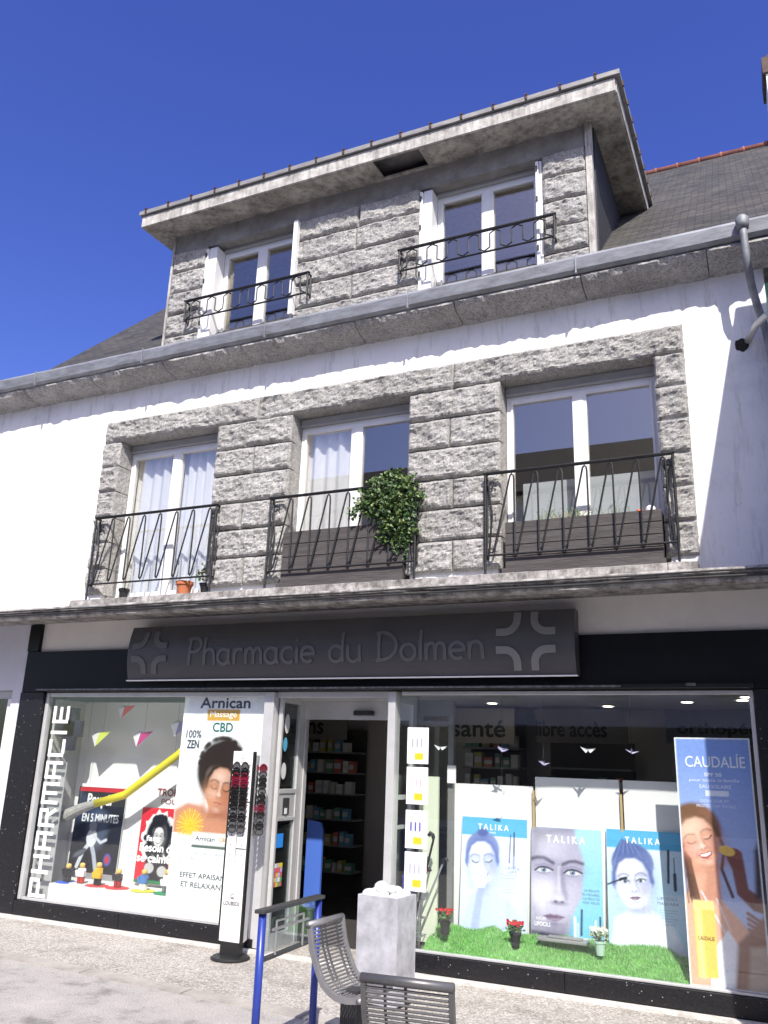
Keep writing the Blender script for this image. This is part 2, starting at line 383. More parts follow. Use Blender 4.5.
# windows
CURT = mat('white_net_curtain', g(.86), .9, var=.06, vscale=4)
def curtain_mb(xa, xb, ya, za, zb, folds=7, amp=.025, scal=True):
    m = MB(); n = 60; V = []; F = []
    for j in range(2):
        for i in range(n+1):
            u = i/n; V.append((xa+(xb-xa)*u, ya+amp*math.sin(u*folds*2*PI)+.4*amp*math.sin(u*17+1), (za, zb)[j]))
    for i in range(n): F.append((i, i+1, n+2+i, n+1+i))
    m.add(V, F); return m
def window(xa, xb, za, zb, yf, label=None, box_h=.09, curt=(True, True), mid=.5, fr=.042):
    m = MB(); d = .06
    zt = zb-box_h
    m.box(xa, xa+fr, yf, yf+d, za, zt); m.box(xb-fr, xb, yf, yf+d, za, zt)
    m.box(xa+fr, xb-fr, yf, yf+d, zt-fr*.8, zt); m.box(xa+fr, xb-fr, yf, yf+d, za, za+fr)
    xm = xa+(xb-xa)*mid
    m.box(xm-.042, xm+.042, yf-.012, yf+d, za+fr, zt-fr*.8)
    for a, b_ in ((xa+fr, xm-.042), (xm+.042, xb-fr)):      # sashes
        m.box(a, a+.022, yf-.01, yf+d-.01, za+fr, zt-fr*.8); m.box(b_-.022, b_, yf-.01, yf+d-.01, za+fr, zt-fr*.8)
        m.box(a+.022, b_-.022, yf-.01, yf+d-.01, zt-fr*.8-.045, zt-fr*.8); m.box(a+.022, b_-.022, yf-.01, yf+d-.01, za+fr, za+fr+.06)
    if box_h: m.box(xa, xb, yf-.03, yf+d, zt+.002, zb, 1); m.box(xa, xb, yf-.04, yf-.03, zt+.002, zt+.022, 1)
    w = m.build('window', [PVC, mat('grey_shutter_box', g(.40), .5, var=.15, vscale=8)], B, bevel=.003)
    if label: w['label'] = label
    for k, (a, b_) in enumerate(((xa+fr+.022, xm-.064), (xm+.064, xb-fr-.022))):
        MB().box(a, b_, yf+.015, yf+.025, za+fr+.06, zt-fr*.8-.045).build('pane', GL_UP, w)
        if curt[k]: curtain_mb(a-.03, b_+.03, yf+.09, za+.02, zt-.02, folds=4+k).build('curtain', CURT, w, smooth=True)
    return w
window(*W1[0], 3.2, 5.05, 7.09, 'tall white window with net curtains in both panes')
window(*W1[1], 3.2, 5.05, 7.09, 'white window with a net curtain in its left pane only', curt=(True, False))
window(*W1[2], 3.2, 5.05, 7.09, 'white window without curtains reflecting the sky', curt=(False, False))
# pale blind behind the lower part of the third window
MB().box(-2.0, -.76, 7.34, 7.36, 3.2, 4.17).build('room_blind', mat('pale_blind', (.62, .66, .66), .8), B)

# ---- cornice: undercut rock blocks, gutter
mb = MB(); x = XL; k = 0
while x < .3:
    w = random.choice([1.05, 1.2, 1.35, .95]); x1 = min(x+w, .3); nx = int((x1-x)/.03)+2
    prof = [(6.63, 5.835), (6.605, 5.818), (6.60, 5.795), (6.635, 5.765), (6.69, 5.742), (6.74, 5.732), (6.78, 5.725), (6.84, 5.72), (6.90, 5.705)]
    V = []; F = []
    for i in range(nx+1):
        xx = x+.004+(x1-x-.008)*i/nx; e = min(1, min(xx-x, x1-xx)/.05)
        for j, (yy, zz) in enumerate(prof):
            p = Vector((xx*3+k*5, j*.7, k*2.1)); n = noise.noise(p)+.6*noise.noise(p*3.1)+.4*noise.noise(p*8)
            a = (.026 if 0 < j < 3 else .014)*(.4+.6*e); n += .7*noise.noise(Vector((xx*19, j*.4, k)))*(0 < j < 4)
            V.append((xx, yy+a*n*(.8 if j else 0)+(1-e)*.012, zz+a*n*.9*(1 if j else 0)+(1-e)*.01*(j > 0)))
    P = len(prof)
    for i in range(nx):
        for j in range(P-1): F.append((i*P+j, i*P+j+1, (i+1)*P+j+1, (i+1)*P+j))
    o = len(V); V += [(x+.004, 6.9, 5.835), (x1-.004, 6.9, 5.835)]
    F.append((o,)+tuple(range(P-1, -1, -1))); F.append((o+1,)+tuple(nx*P+j for j in range(P)))
    F.append((o, 0)+tuple(i*P for i in range(1, nx+1))+(o+1,))
    mb.add(V, F); x = x1; k += 1
mb.build('stone_cornice', GRAN, B)
mb = MB(); nseg = 60; V = []; F = []
gp = [(6.66, 5.835), (6.60, 5.837), (6.562, 5.86), (6.54, 5.96), (6.55, 5.985), (6.565, 5.97), (6.60, 5.95), (6.60, 5.925), (6.72, 5.94), (6.76, 6.02)]
for i in range(nseg+1):
    xx = XL+(.34-XL)*i/nseg; wv = .006*noise.noise(Vector((xx*1.3, 0, 0)))
    for j, (a, b_) in enumerate(gp): V.append((xx, a+.4*wv, b_+wv-.02*math.sin(PI*(xx-XL)/(.34-XL))*.6))
P = len(gp)
for i in range(nseg):
    for j in range(P-1): F.append((i*P+j, (i+1)*P+j, (i+1)*P+j+1, i*P+j+1))
mb.add(V, F)
for xx in np.arange(-11, .3, 1.62):
    mb.box(xx, xx+.012, 6.533, 6.56, 5.805, 5.985)
mb.build('gutter', ZINC, B)

# ---- main roof with slates (UV = metres along the slope)
def slate_sheet(name, P, parent, thick=.04, m=SLATE):
    P = [Vector(p) for p in P]; n = (P[1]-P[0]).cross(P[2]-P[0]).normalized()
    if n.z < 0: n = -n
    k = len(P); V = P+[p-n*thick for p in P]
    F = [tuple(range(k)), tuple(range(k, 2*k))[::-1]]+[(i, k+i, k+(i+1) % k, (i+1) % k) for i in range(k)]
    mb_ = MB().add(V, F); o = mb_.build(name, m, parent); me = o.data
    uv = me.uv_layers.new(name='UVMap'); og = Vector(WL[o.name])
    eu = Vector((1, 0, 0)) if abs(n.x) < .9 else Vector((0, 1, 0)); ev = n.cross(eu).normalized(); eu = ev.cross(n)
    for l in me.loops:
        p = me.vertices[l.vertex_index].co+og; uv.data[l.index].uv = (p.dot(eu), p.dot(ev))
    return o
def rz_(y): return 6.0+.92*(y-6.7)
slate_sheet('roof', [(-8.0, 6.72, rz_(6.72)), (.9, 6.72, rz_(6.72)), (1.2, 11.8, rz_(11.8)), (-9.35, 11.8, rz_(11.8))], B)
slate_sheet('rear_roof', [(-9.35, 11.8, rz_(11.8)), (1.2, 11.8, rz_(11.8)), (1.2, 15, 8.0), (-9.35, 15, 8.0)], B)
TERR = mat('terracotta_ridge', (.30, .11, .075), .8, var=.4, vscale=9)
mb = MB()
for k in range(33):
    xa = -9.3+k*.32; mb.tube([(xa, 11.8, rz_(11.8)+.0), (xa+.29, 11.8, rz_(11.8)+.0), (xa+.30, 11.8, rz_(11.8)+.0), (xa+.33, 11.8, rz_(11.8))], [.06, .055, .07, .07], 10)
mb.build('ridge_tiles', TERR, B, smooth=True)
mb = MB(); mb.box(.70, 1.5, 11.5, 12.1, 10.3, 11.72); ch = mb.build('chimney', WALL, B)
mb = MB(); mb.box(.66, 1.54, 11.46, 12.14, 11.72, 12.0); mb.box(.74, 1.46, 11.54, 12.06, 12.0, 12.1); mb.build('chimney_cap', mat('brown_chimney_cap', (.12, .085, .07), .9, var=.4, vscale=8), ch)
mb = MB(); mb.tube([(.95, 11.8, 12.1), (.95, 11.8, 12.35)], .1, 12); mb.tube([(1.25, 11.8, 12.1), (1.25, 11.8, 12.35)], .1, 12); mb.build('chimney_pot', TERR, ch)

# ---- dormer
DX0, DX1 = -6.15, -1.15
DW = [(-5.52, -4.44), (-2.80, -1.70)]       # glazed parts
DO = [(-5.66, -4.42), (-2.93, -1.64)]       # openings
mb = MB(); dz0, dz1 = 6.0, 7.42
zs = [6.02, 6.28, 6.57, 6.86, 7.14, 7.41]
for (pa, pb_, pat) in ((DX0, DO[0][0], [()]), (DO[0][1], DO[1][0], [(), (.48,), (), (.5,), (.52,)]), (DO[1][1], DX1-.06, [()])):
    mb = MB(); blocks(pa, pb_, zs, pat, 6.892, 7.14, .05); mb.box(pa+.01, pb_-.01, 6.975, 7.13, 6.0, 7.40); mb.build('dormer_pier', GRAN, B)
mb = MB(); mb.box(DX0, DX1, 6.90, 7.14, 7.415, 7.665)
mb.box(DX0, DX0+.12, 7.15, 8.6, 6.0, 7.665); mb.box(DX1-.12, DX1, 7.15, 8.6, 6.0, 7.665)
mb.box(DX0+.12, DX1-.12, 8.0, 8.1, 6.0, 7.66)
mb.build('dormer_lintel_band', LINT, B)
MB().box(DX1-.055, DX1+.005, 6.87, 6.95, 6.0, 7.66).build('corner_post', EAVE, B); MB().box(DX0-.03, DX0-.002, 6.88, 6.94, 6.0, 7.66).build('corner_post', EAVE, B)
# side cheek hung with slates
slate_sheet('dormer_cheek', [(DX1+.02, 6.96, 6.1), (DX1+.02, 8.62, 7.7), (DX1+.02, 6.96, 7.66)], B, .02, mat('dark_cheek_slates', (.03, .03, .034), .7, var=.4, vscale=12))
mb = MB()                                    # soffit, with the broken dark gap left open
def zso(y): return 7.66+(y-6.9)*.07
sx0, sx1, sy0, sy1 = -6.38, -.87, 6.57, 8.75
gap = (-3.35, -2.83)
def soff(xa, xb, ya, yb):
    mb.add([(xa, ya, zso(ya)), (xb, ya, zso(ya)), (xb, yb, zso(yb)), (xa, yb, zso(yb)), (xa, ya, zso(ya)+.02), (xb, ya, zso(ya)+.02), (xb, yb, zso(yb)+.02), (xa, yb, zso(yb)+.02)],
           [(0, 3, 2, 1), (4, 5, 6, 7), (0, 1, 5, 4), (1, 2, 6, 5), (2, 3, 7, 6), (3, 0, 4, 7)])
soff(sx0, gap[0], sy0, 6.9); soff(gap[1], sx1, sy0, 6.9); soff(sx0, sx1, 6.9, sy1); soff(gap[0], gap[1], 6.86, 6.9)
mb.build('eave_soffit', SOFF, B)
mb = MB()
mb.box(sx0-.02, sx1+.02, 6.54, 6.57, 7.645, 7.785)
mb.add([(sx1, 6.57, 7.645), (sx1+.03, 6.57, 7.645), (sx1+.03, 8.75, 7.79), (sx1, 8.75, 7.79), (sx1, 6.57, 7.79), (sx1+.03, 6.57, 7.79), (sx1+.03, 8.75, 7.93), (sx1, 8.75, 7.93)], [(0, 3, 2, 1), (4, 5, 6, 7), (0, 1, 5, 4), (1, 2, 6, 5), (2, 3, 7, 6), (3, 0, 4, 7)])
mb.add([(sx0-.03, 6.57, 7.645), (sx0, 6.57, 7.645), (sx0, 8.75, 7.79), (sx0-.03, 8.75, 7.79), (sx0-.03, 6.57, 7.79), (sx0, 6.57, 7.79), (sx0, 8.75, 7.93), (sx0-.03, 8.75, 7.93)], [(0, 3, 2, 1), (4, 5, 6, 7), (0, 1, 5, 4), (1, 2, 6, 5), (2, 3, 7, 6), (3, 0, 4, 7)])
mb.build('eave_fascia', EAVE, B)
mb = MB()                                    # zinc roof of the dormer with upstand edge
for (ya, za, yb, zb) in ((6.51, 7.795, 9.2, 8.0),):
    xa, xb = sx0-.05, sx1+.07
    mb.add([(xa, ya, za), (xb, ya, za), (xb, yb, zb), (xa, yb, zb), (xa, ya, za+.05), (xb, ya, za+.05), (xb, yb, zb+.08), (xa, yb, zb+.08)], [(0, 3, 2, 1), (4, 5, 6, 7), (0, 1, 5, 4), (1, 2, 6, 5), (2, 3, 7, 6), (3, 0, 4, 7)])
mb.build('dormer_roof', mat('grey_roof_edge', (.30, .29, .28), .6, .2, var=.4, vscale=7, stretch=(1, 1, 5)), B)
mb = MB()
for k in range(17):
    xx = sx0+.05+k*(sx1-sx0)/16.6; mb.obox((xx, 6.502, 7.825), (.010, 0, 0), (0, .006, 0), (0, 0, .026)); mb.obox((xx, 6.63, 7.864), (.012, 0, 0), (0, .14, .010), (0, 0, .008)); mb.build('edge_clip', mat('rusty_clips', (.09, .045, .035), .8, var=.5, vscale=30), B); mb = MB()
for k in range(8):
    yy = 6.7+k*.28; mb.obox((sx1+.075, yy, 7.82+(yy-6.5)*.079), (.006, 0, 0), (0, .012, 0), (0, 0, .03)); mb.build('edge_clip', mat('rusty_clips', (.09, .045, .035), .8, var=.5, vscale=30), B); mb = MB()
for i, (a, b_) in enumerate(DW):
    w = window(a, b_, 6.16, 7.42, 7.06, 'white dormer window behind a low iron rail', box_h=.05, curt=(False, False))
    xa, xb = DO[i]
    for (p, q) in ((xa, a), (b_, xb)):       # folded louvred shutters in the reveals
        if q-p < .015: continue
        m = MB(); m.box(p+.002, p+.03, 6.87, 7.06, 6.14, 7.36); m.box(p+.034, q-.002, 6.90, 7.06, 6.14, 7.38)
        for k in range(22): m.box(p-.004, p+.002, 6.88, 7.03, 6.2+k*.051, 6.2+k*.051+.03)
        for zc in (6.35, 6.9, 7.25): m.box(p+.006, p+.02, 6.855, 6.87, zc, zc+.05, 1)
        m.build('shutter', [PVC, IRON], w)
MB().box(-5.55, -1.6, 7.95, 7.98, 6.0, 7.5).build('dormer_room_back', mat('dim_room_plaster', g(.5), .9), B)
MB().box(-4.42, -4.37, 6.80, 6.86, 6.2, 7.37).build('shutter_edge', PVC, B)
# sheet of dark under the shutters / sill
MB().box(-6.1, -1.2, 6.78, 7.1, 6.03, 6.12).build('dormer_sill', ZINC, B)

# ---- the wide ledge over the shop
mb = MB(); mb.box(XL, XR, 6.24, 6.9, 2.968, 2.998)
for k, (zz, yy, r) in enumerate([(3.0, 6.305, .014), (2.955, 6.31, .018), (2.915, 6.315, .012)]):
    pass
n = 160; V = []; F = []; prof = [(6.24, 3.0), (6.21, 3.002), (6.195, 2.984), (6.20, 2.96), (6.218, 2.95), (6.20, 2.93), (6.205, 2.90), (6.245, 2.885), (6.245, 2.965)]
for i in range(n+1):
    xx = XL+(XR-XL)*i/n
    for j, (a, b_) in enumerate(prof):
        q = noise.noise(Vector((xx*2.6, j*.8, 3)))+.6*noise.noise(Vector((xx*11, j*1.7, 6)))
        V.append((xx, a+.008*q, b_+.007*q))
P = len(prof)
for i in range(n):
    for j in range(P-1): F.append((i*P+j, i*P+j+1, (i+1)*P+j+1, (i+1)*P+j))
mb.add(V, F); led = mb.build('ledge', CONC, B)
mb = MB()
for (yy, zz, r, a) in ((6.185, 2.97, .007, 0), (6.188, 2.93, .009, 1)):
    mb.tube([(xx, yy+.003*noise.noise(Vector((xx*2, a, 0))), zz+.008*noise.noise(Vector((xx*1.1, a*4, 2)))) for xx in np.linspace(-11, .2, 60)], r, 6)
mb.build('ledge_cables', mat('black_cable', g(.02), .6), B)
mb = MB(); x = -6.87; k = 0
while x < -.47:                               # worn stone sill under the balconies
    x1 = min(x+random.uniform(.9, 1.3), -.46); nx = int((x1-x)/.04); V = []; F = []
    prof = [(6.9, 3.185), (6.74, 3.182), (6.715, 3.172), (6.705, 3.12), (6.70, 3.06), (6.70, 3.0)]
    for i in range(nx+1):
        xx = x+.003+(x1-x-.006)*i/nx
        for j, (a, b_) in enumerate(prof):
            q = noise.noise(Vector((xx*4, j*.9, k)))+.5*noise.noise(Vector((xx*15, j*2, k)))
            V.append((xx, a+(.012*q if j else 0), b_+.008*q))
    P = len(prof)
    for i in range(nx):
        for j in range(P-1): F.append((i*P+j, i*P+j+1, (i+1)*P+j+1, (i+1)*P+j))
    o = len(V); F.append(tuple(range(P))); F.append(tuple(nx*P+j for j in range(P)))
    mb.add(V, F); x = x1; k += 1
mb.build('balcony_sill', CONC, B)

# ---- balcony railings
def railing(xa, xb, yf, zt, zb, zbot, n, yw=6.87, style='v'):
    m = MB(); r = .0085
    m.tube([(xa-.012, yf, zt), (xb+.012, yf, zt)], .013, 8); m.obox(((xa+xb)/2, yf, zt+.008), ((xb-xa)/2+.02, 0, 0), (0, .016, 0), (0, 0, .005))
    m.tube([(xa, yf, zb), (xb, yf, zb)], .010, 6)
    for xx in (xa, xb):
        m.tube([(xx, yf, zt), (xx, yf, zbot)], .011, 6)
        m.tube([(xx, yf, zt), (xx, yw, zt)], .012, 6); m.tube([(xx, yf, zb), (xx, yw, zb)], .010, 6); m.tube([(xx, yw-.01, zt), (xx, yw-.01, zb-.02)], .012, 6)
        if style == 'v':
            s = .05 if xx == xa else -.05   # little scroll at the end
            m.tube([(xx+s+.04*(1-t/14)*math.cos(t*.55), yf+.03, zt-.11+.05*(1-t/14)*math.sin(t*.55)) for t in range(13)], .008, 5)
            m.tube([(xx+s*.4, yf+.02, zt-.06), (xx+s*1.2, yf+.02, (zt+zb)/2), (xx+s*.6, yf+.02, zb)], .009, 5)
    st = (xb-xa)/(n+.5)
    if style == 'v':
        pts = []
        for k in range(n):
            x0_ = xa+.05+st*k; xt = x0_+st*.93
            pts += [(x0_, yf, zb+.03), (x0_+.012, yf, zb+.02), (x0_+.03, yf, zb+.05)]
            pts += [(xt-.028, yf, zt-.07), (xt-.02, yf, zt-.035), (xt-.004, yf, zt-.02), (xt+.01, yf, zt-.035), (xt+.014, yf, zt-.07)]
            pts += [(xt+.016, yf, (zt+zb)/2)]
        pts += [(pts[-1][0], yf, zb+.02)]
        m.tube(pts, r, 6)
    else:
        pts = []
        for k in range(n*8+1):
            t = k/8; xx = xa+.03+(xb-xa-.06)*t/n
            pts.append((xx+.028*math.sin(t*4*PI), yf, zb+.012+(zt-zb-.024)*(.5-.5*math.cos(t*2*PI))))
        m.tube(pts, .0075, 6)
    return m
RB = [(-6.73, -5.11), (-4.45, -2.87), (-2.20, -.60)]
for a, b_ in RB: railing(a, b_, 6.80, 4.11, 3.36, 3.185, 7).build('balcony_railing', IRON, B)
for a, b_ in ((-5.81, -4.19), (-3.11, -1.51)): railing(a, b_, 6.79, 6.645, 6.405, 6.38, 7, style='w').build('window_rail', IRON, B)

# ---- shopfront
mb = MB(); mb.box(-7.56, XR, 6.92, 7.2, 2.66, 2.985, 0); mb.build('shop_band', CREAM, B)
mb = MB()
mb.box(-7.56, -7.215, 6.87, 7.2, .0, 2.215).build('granite_pilaster', BLK, B, bevel=.004)
MB().box(-.155, XR, 6.87, 7.2, 0, 2.214).build('granite_pilaster', BLK, B, bevel=.004)
PLB = mat('black_fascia_panel', g(.006), .35, var=.5, vscale=2, spec=.25)
xs_ = [-7.56, -5.1, -2.6, XR]
for a_, b_ in zip(xs_[:-1], xs_[1:]): MB().box(a_+.002, b_-.002, 6.88, 7.15, 2.218, 2.658).build('fascia_panel', PLB, B, bevel=.003)
MB().box(-7.56, -7.40, 6.872, 6.92, 2.662, 2.96).build('fascia_panel', PLB, B)
for a_, b_ in ((-7.21, -5.85), (-5.846, -4.42), (-3.05, -1.62), (-1.616, -.16)): MB().box(a_, b_, 6.87, 7.2, .02, .155).build('granite_plinth', BLK, B, bevel=.004)
MB().box(-4.41, -4.355, 6.875, 7.2, .02, .09).build('granite_plinth', BLK, B)
mb = MB(); mb.box(-7.3, -.15, 6.80, 6.878, 2.222, 2.25); mb.box(-7.25, -1.1, 6.792, 6.80, 2.228, 2.244, 1); mb.box(-.62, -.55, 6.79, 6.80, 2.236, 2.256, 1)
mb.build('shutter_slot', [mat('black_metal', g(.018), .4, .5), mat('scuffed_grey_metal', g(.22), .5, .5, var=.7, vscale=22)], B)
MB().box(XL, XR, 6.78, 6.868, -.02, .018).build('threshold_strip', mat('white_painted_kerb', (.66, .63, .59), .9, var=.35, vscale=14, bump=.5), B)
# frames
mb = MB()
mb.box(-7.205, -7.16, 6.90, 6.96, .16, 2.212); mb.box(-7.15, -4.42, 6.90, 6.96, 2.17, 2.212)
mb.box(-4.41, -4.305, 6.885, 7.0, .02, 2.21); mb.box(-7.15, -4.42, 6.90, 6.96, .16, .185)
mb.box(-3.125, -3.055, 6.885, 6.97, .02, 2.21); mb.box(-3.0, -.18, 6.90, 6.95, 2.18, 2.21); mb.box(-3.0, -.18, 6.90, 6.95, .158, .175)
mb.box(-.19, -.16, 6.90, 6.95, .158, 2.21)
mb.build('shop_frame', ALU, B, bevel=.003)
MB().box(-7.155, -4.415, 6.925, 6.933, .187, 2.168).build('left_shop_window', GL_SHOP, B)
MB().box(-3.05, -.192, 6.925, 6.933, .177, 2.178).build('right_shop_window', GL_SHOP, B)
# recessed entrance
YI = 7.40
mb = MB(); mb.box(-4.30, -3.06, 6.93, YI+.06, 2.16, 2.215); mb.box(-4.30, -3.06, YI, YI+.06, 1.99, 2.16)
mb.box(-4.295, -4.235, YI, YI+.06, .0, 1.99); mb.box(-4.26, -4.25, YI-.012, YI, .0, 1.99)
lobby = mb.build('door_frame', ALU, B, bevel=.003)
mb = MB(); mb.box(-3.70, -3.50, YI-.05, YI, 2.03, 2.075); mb.build('door_sensor', mat('black_plastic', g(.02), .4), lobby, bevel=.005)
for xs, nm in ((-4.27, 'left'), (-3.075, 'right')):
    m = MB(); m.box(xs-.02, xs+.02, 6.97, 7.0, 0, 2.16); m.box(xs-.02, xs+.02, 7.30, YI, 0, 2.16); m.box(xs-.02, xs+.02, 7.0, 7.30, 0, .12); m.box(xs-.02, xs+.02, 7.0, 7.30, 1.30, 1.34); m.box(xs-.02, xs+.02, 7.0, 7.30, 1.06, 1.09)
    if nm == 'left': m.box(xs-.015, xs+.012, 7.0, 7.30, 1.09, 1.30)
    m.box(xs-.02, xs+.02, 7.0, 7.30, 2.12, 2.16)
    s = m.build('entrance_side_panel', ALU, B, bevel=.002)
    MB().box(xs-.004, xs+.004, 7.0, 7.30, .12, 1.06).add([], []).build('side_glass', GL_DARK, s)
    MB().box(xs-.004, xs+.004, 7.0, 7.30, 1.34, 2.12).build('side_glass', GL_DARK, s)
    if nm == 'left':
        MB().box(xs-.03, xs-.01, 7.0, 7.28, .15, 1.03).box(xs-.03, xs-.01, 7.0, 7.28, 1.36, 2.1).build('dark_backing', mat('black_plastic', g(.02), .4), s)
        def disc(name, y, z, ry, rz, c, extra=None):
            m = MB(); V = [(xs+.007, y+ry*math.cos(t*PI/12), z+rz*math.sin(t*PI/12)) for t in range(24)]; m.add(V, [tuple(range(24))]); o = m.build(name, mat('sticker_'+name, c, .4, var=.2, vscale=60), s); return o
        disc('white_round_sticker', 7.085, 1.93, .045, .09, g(.7)); disc('cyan_round_sticker', 7.07, 1.74, .038, .065, (.1, .42, .62)); disc('white_round_sticker', 7.07, 1.50, .045, .075, g(.75))
        m = MB(); m.box(xs+.013, xs+.02, 7.08, 7.19, 1.12, 1.26); m.build('intercom', mat('dark_intercom', g(.12), .3, .6), s)
        MB().box(xs+.014, xs+.024, 7.11, 7.15, 1.12, 1.17).build('intercom_button', PVC, s)
        MB().box(xs+.005, xs+.007, 7.03, 7.14, .83, .95).build('blue_sticker', mat('blue_sticker', (.03, .25, .75), .4), s)
        mc = MB(); cols = []
        for i in range(4):
            for j in range(5): mc.box(xs+.005, xs+.0065, 7.02+i*.035, 7.053+i*.035, .50+j*.04, .537+j*.04, random.randrange(5))
        mc.build('child_drawing_sticker', [mat('st_a', (.6, .5, .05), .5), mat('st_b', (.45, .4, .6), .5), mat('st_c', (.1, .4, .12), .5), mat('st_d', (.7, .7, .7), .5), mat('st_e', (.6, .1, .15), .5)], s)
        V = [(xs+.008, 7.135+.02*math.sin(t), 1.72+.0*t) for t in (0,)]
# thin white sticker on front post
MB().box(-4.36, -4.335, 6.880, 6.884, 1.28, 1.40).build('post_sticker', mat('cream_sticker', (.8, .75, .5), .5), B)
# interior of the shop
INT = mat('shop_wall', (.50, .47, .44), .9, var=.1, vscale=1); CEIL = mat('shop_ceiling', g(.7), .9)
mb = MB(); mb.box(-7.5, .1, 10.2, 10.3, 0, 2.3, 0); mb.box(-7.5, -7.45, 7.2, 10.2, 0, 2.3, 0); mb.box(.05, .1, 7.2, 10.2, 0, 2.3, 0)
mb.box(-7.5, .1, 7.2, 10.3, 2.28, 2.33, 1); mb.box(-7.5, .1, 7.46, 10.3, -.03, .006, 2); mb.box(-7.5, -4.37, 6.95, 7.46, -.03, .006, 2); mb.box(-3.05, .1, 6.95, 7.46, -.03, .006, 2)
mb.build('shop_interior', [INT, CEIL, mat('dark_shop_floor', (.07, .065, .06), .35, var=.2)], B)
mb = MB()
for (x_, y_) in ((-.82, 9.0), (-.30, 8.75), (-2.9, 9.2), (-1.7, 9.6), (-.25, 8.4)):
    V = [(x_+.055*math.cos(t*PI/8), y_+.055*math.sin(t*PI/8), 2.276) for t in range(16)]; mb.add(V, [tuple(range(16))]); mb.build('downlight', mat('lit_downlight', (1, .93, .8), .5, emit=5), B); mb = MB()
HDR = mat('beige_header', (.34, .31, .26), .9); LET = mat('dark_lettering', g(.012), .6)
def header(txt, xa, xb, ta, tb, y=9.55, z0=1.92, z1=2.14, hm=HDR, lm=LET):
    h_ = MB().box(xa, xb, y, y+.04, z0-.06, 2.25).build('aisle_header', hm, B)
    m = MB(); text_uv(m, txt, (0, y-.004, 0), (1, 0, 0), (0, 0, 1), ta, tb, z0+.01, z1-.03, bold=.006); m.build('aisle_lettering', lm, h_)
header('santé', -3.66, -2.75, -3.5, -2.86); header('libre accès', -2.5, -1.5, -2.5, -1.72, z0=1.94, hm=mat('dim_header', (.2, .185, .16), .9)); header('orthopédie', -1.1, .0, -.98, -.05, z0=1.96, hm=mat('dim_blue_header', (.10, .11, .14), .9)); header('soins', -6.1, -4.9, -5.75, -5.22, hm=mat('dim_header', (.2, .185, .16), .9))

# neighbour's lower wall at the left, with its door
mb = MB(); mb.box(-7.72, -7.565, 6.9, 7.2, 0, 2.985); mb.box(XL, -7.72, 6.9, 7.2, 2.24, 2.985); mb.box(XL, -9.3, 6.9, 7.2, 0, 2.24)
mb.build('side_wall', mat('pale_lilac_render', (.62, .62, .68), .9, var=.1, vscale=3, bump=.2), B)
mb = MB(); mb.box(-7.80, -7.722, 6.93, 7.02, 0, 2.15, 0); mb.box(-9.3, -7.722, 6.93, 7.02, 2.152, 2.235, 1); mb.box(-9.3, -9.22, 6.93, 7.02, 0, 2.15); mb.box(-8.55, -8.50, 6.93, 7.02, 0, 2.15)
nd = mb.build('side_door', [PVC, mat('grey_shutter_box', g(.4), .5)], B)
MB().box(-9.22, -7.80, 6.97, 6.98, 0.02, 2.15).build('side_door_glass', GL_DARK, nd); MB().box(-9.3, -7.7, 7.6, 7.63, 0, 2.3).build('side_room', DARK, B)

# downpipe with swan neck at the right
mb = MB(); mb.tube([(.095, 6.50, 5.92), (.095, 6.50, 5.80), (.098, 6.51, 5.66), (.103, 6.55, 5.54), (.12, 6.66, 5.40), (.15, 6.76, 5.26), (.19, 6.83, 5.10), (.21, 6.84, 4.9), (.21, 6.84, 3.05)], .031, 16)
mb.lathe((.095, 6.50, 5.87), [(.045, 0), (.05, .04), (.055, .09), (.03, .12)], 14)
mb.build('downpipe', mat('stained_zinc_pipe', (.30, .31, .33), .6, .3, var=.6, vscale=6, stretch=(1, 1, .5)), B, smooth=True)
# broken patch with the stub of an old pipe
m = MB(); V = [(.0+.055*(1+.3*noise.noise(Vector((math.cos(t), math.sin(t), 2))))*math.cos(t*PI/9), 6.896, 5.03+.06*(1+.5*noise.noise(Vector((t*.8, 0, 1))))*math.sin(t*PI/9)) for t in range(18)]
m.add(V, [tuple(range(18))]); m.build('wall_hole', mat('dark_hole', (.03, .026, .022), .95, var=.6, vscale=40), B)
MB().box(-7.50, -7.39, 6.82, 6.9, 3.12, 3.24).build('meter_box', WPAINT, B, bevel=.005); MB().box(-7.49, -7.40, 6.83, 6.9, 3.02, 3.12).build('meter_box_base', IRON, B)
mb = MB(); mb.tube([(xx, 6.885, 3.09-.015*math.sin((xx+7.5)*4)) for xx in np.linspace(-11, -7.5, 24)], .009, 5); mb.build('wall_cable', mat('black_cable', g(.02), .6), B)

# ---------------------------------------------------------------- the sign over the shop
S = thing('shop_sign', (-3.7, 6.8, 2.3), 'long dark grey bowed sign reading Pharmacie du Dolmen over the shopfront', 'sign')
SX0, SX1, SZ0, SZ1 = -5.98, -1.43, 2.325, 2.855
mb = MB(); V = []; F = []; n = 14
def sy(z): t = (z-SZ0)/(SZ1-SZ0); return 6.76-.05*math.sin(PI*t)
for j in range(n+1):
    z = SZ0+(SZ1-SZ0)*j/n
    for xx in (SX0, SX1): V.append((xx, sy(z), z))
for j in range(n): F.append((2*j, 2*j+1, 2*j+3, 2*j+2))
o = len(V); V += [(SX0, 6.88, SZ0), (SX1, 6.88, SZ0), (SX1, 6.88, SZ1), (SX0, 6.88, SZ1)]
F += [(0, o, o+1, 1), (2*n, 2*n+1, o+2, o+3), (o,)+tuple(2*j for j in range(n+1))+(o+3,), (o+1, o+2)+tuple(2*j+1 for j in range(n, -1, -1))]
mb.add(V, F); mb.build('sign_panel', mat('dark_grey_sign', (.082, .080, .082), .42, .1, var=.18, vscale=1.3), S)
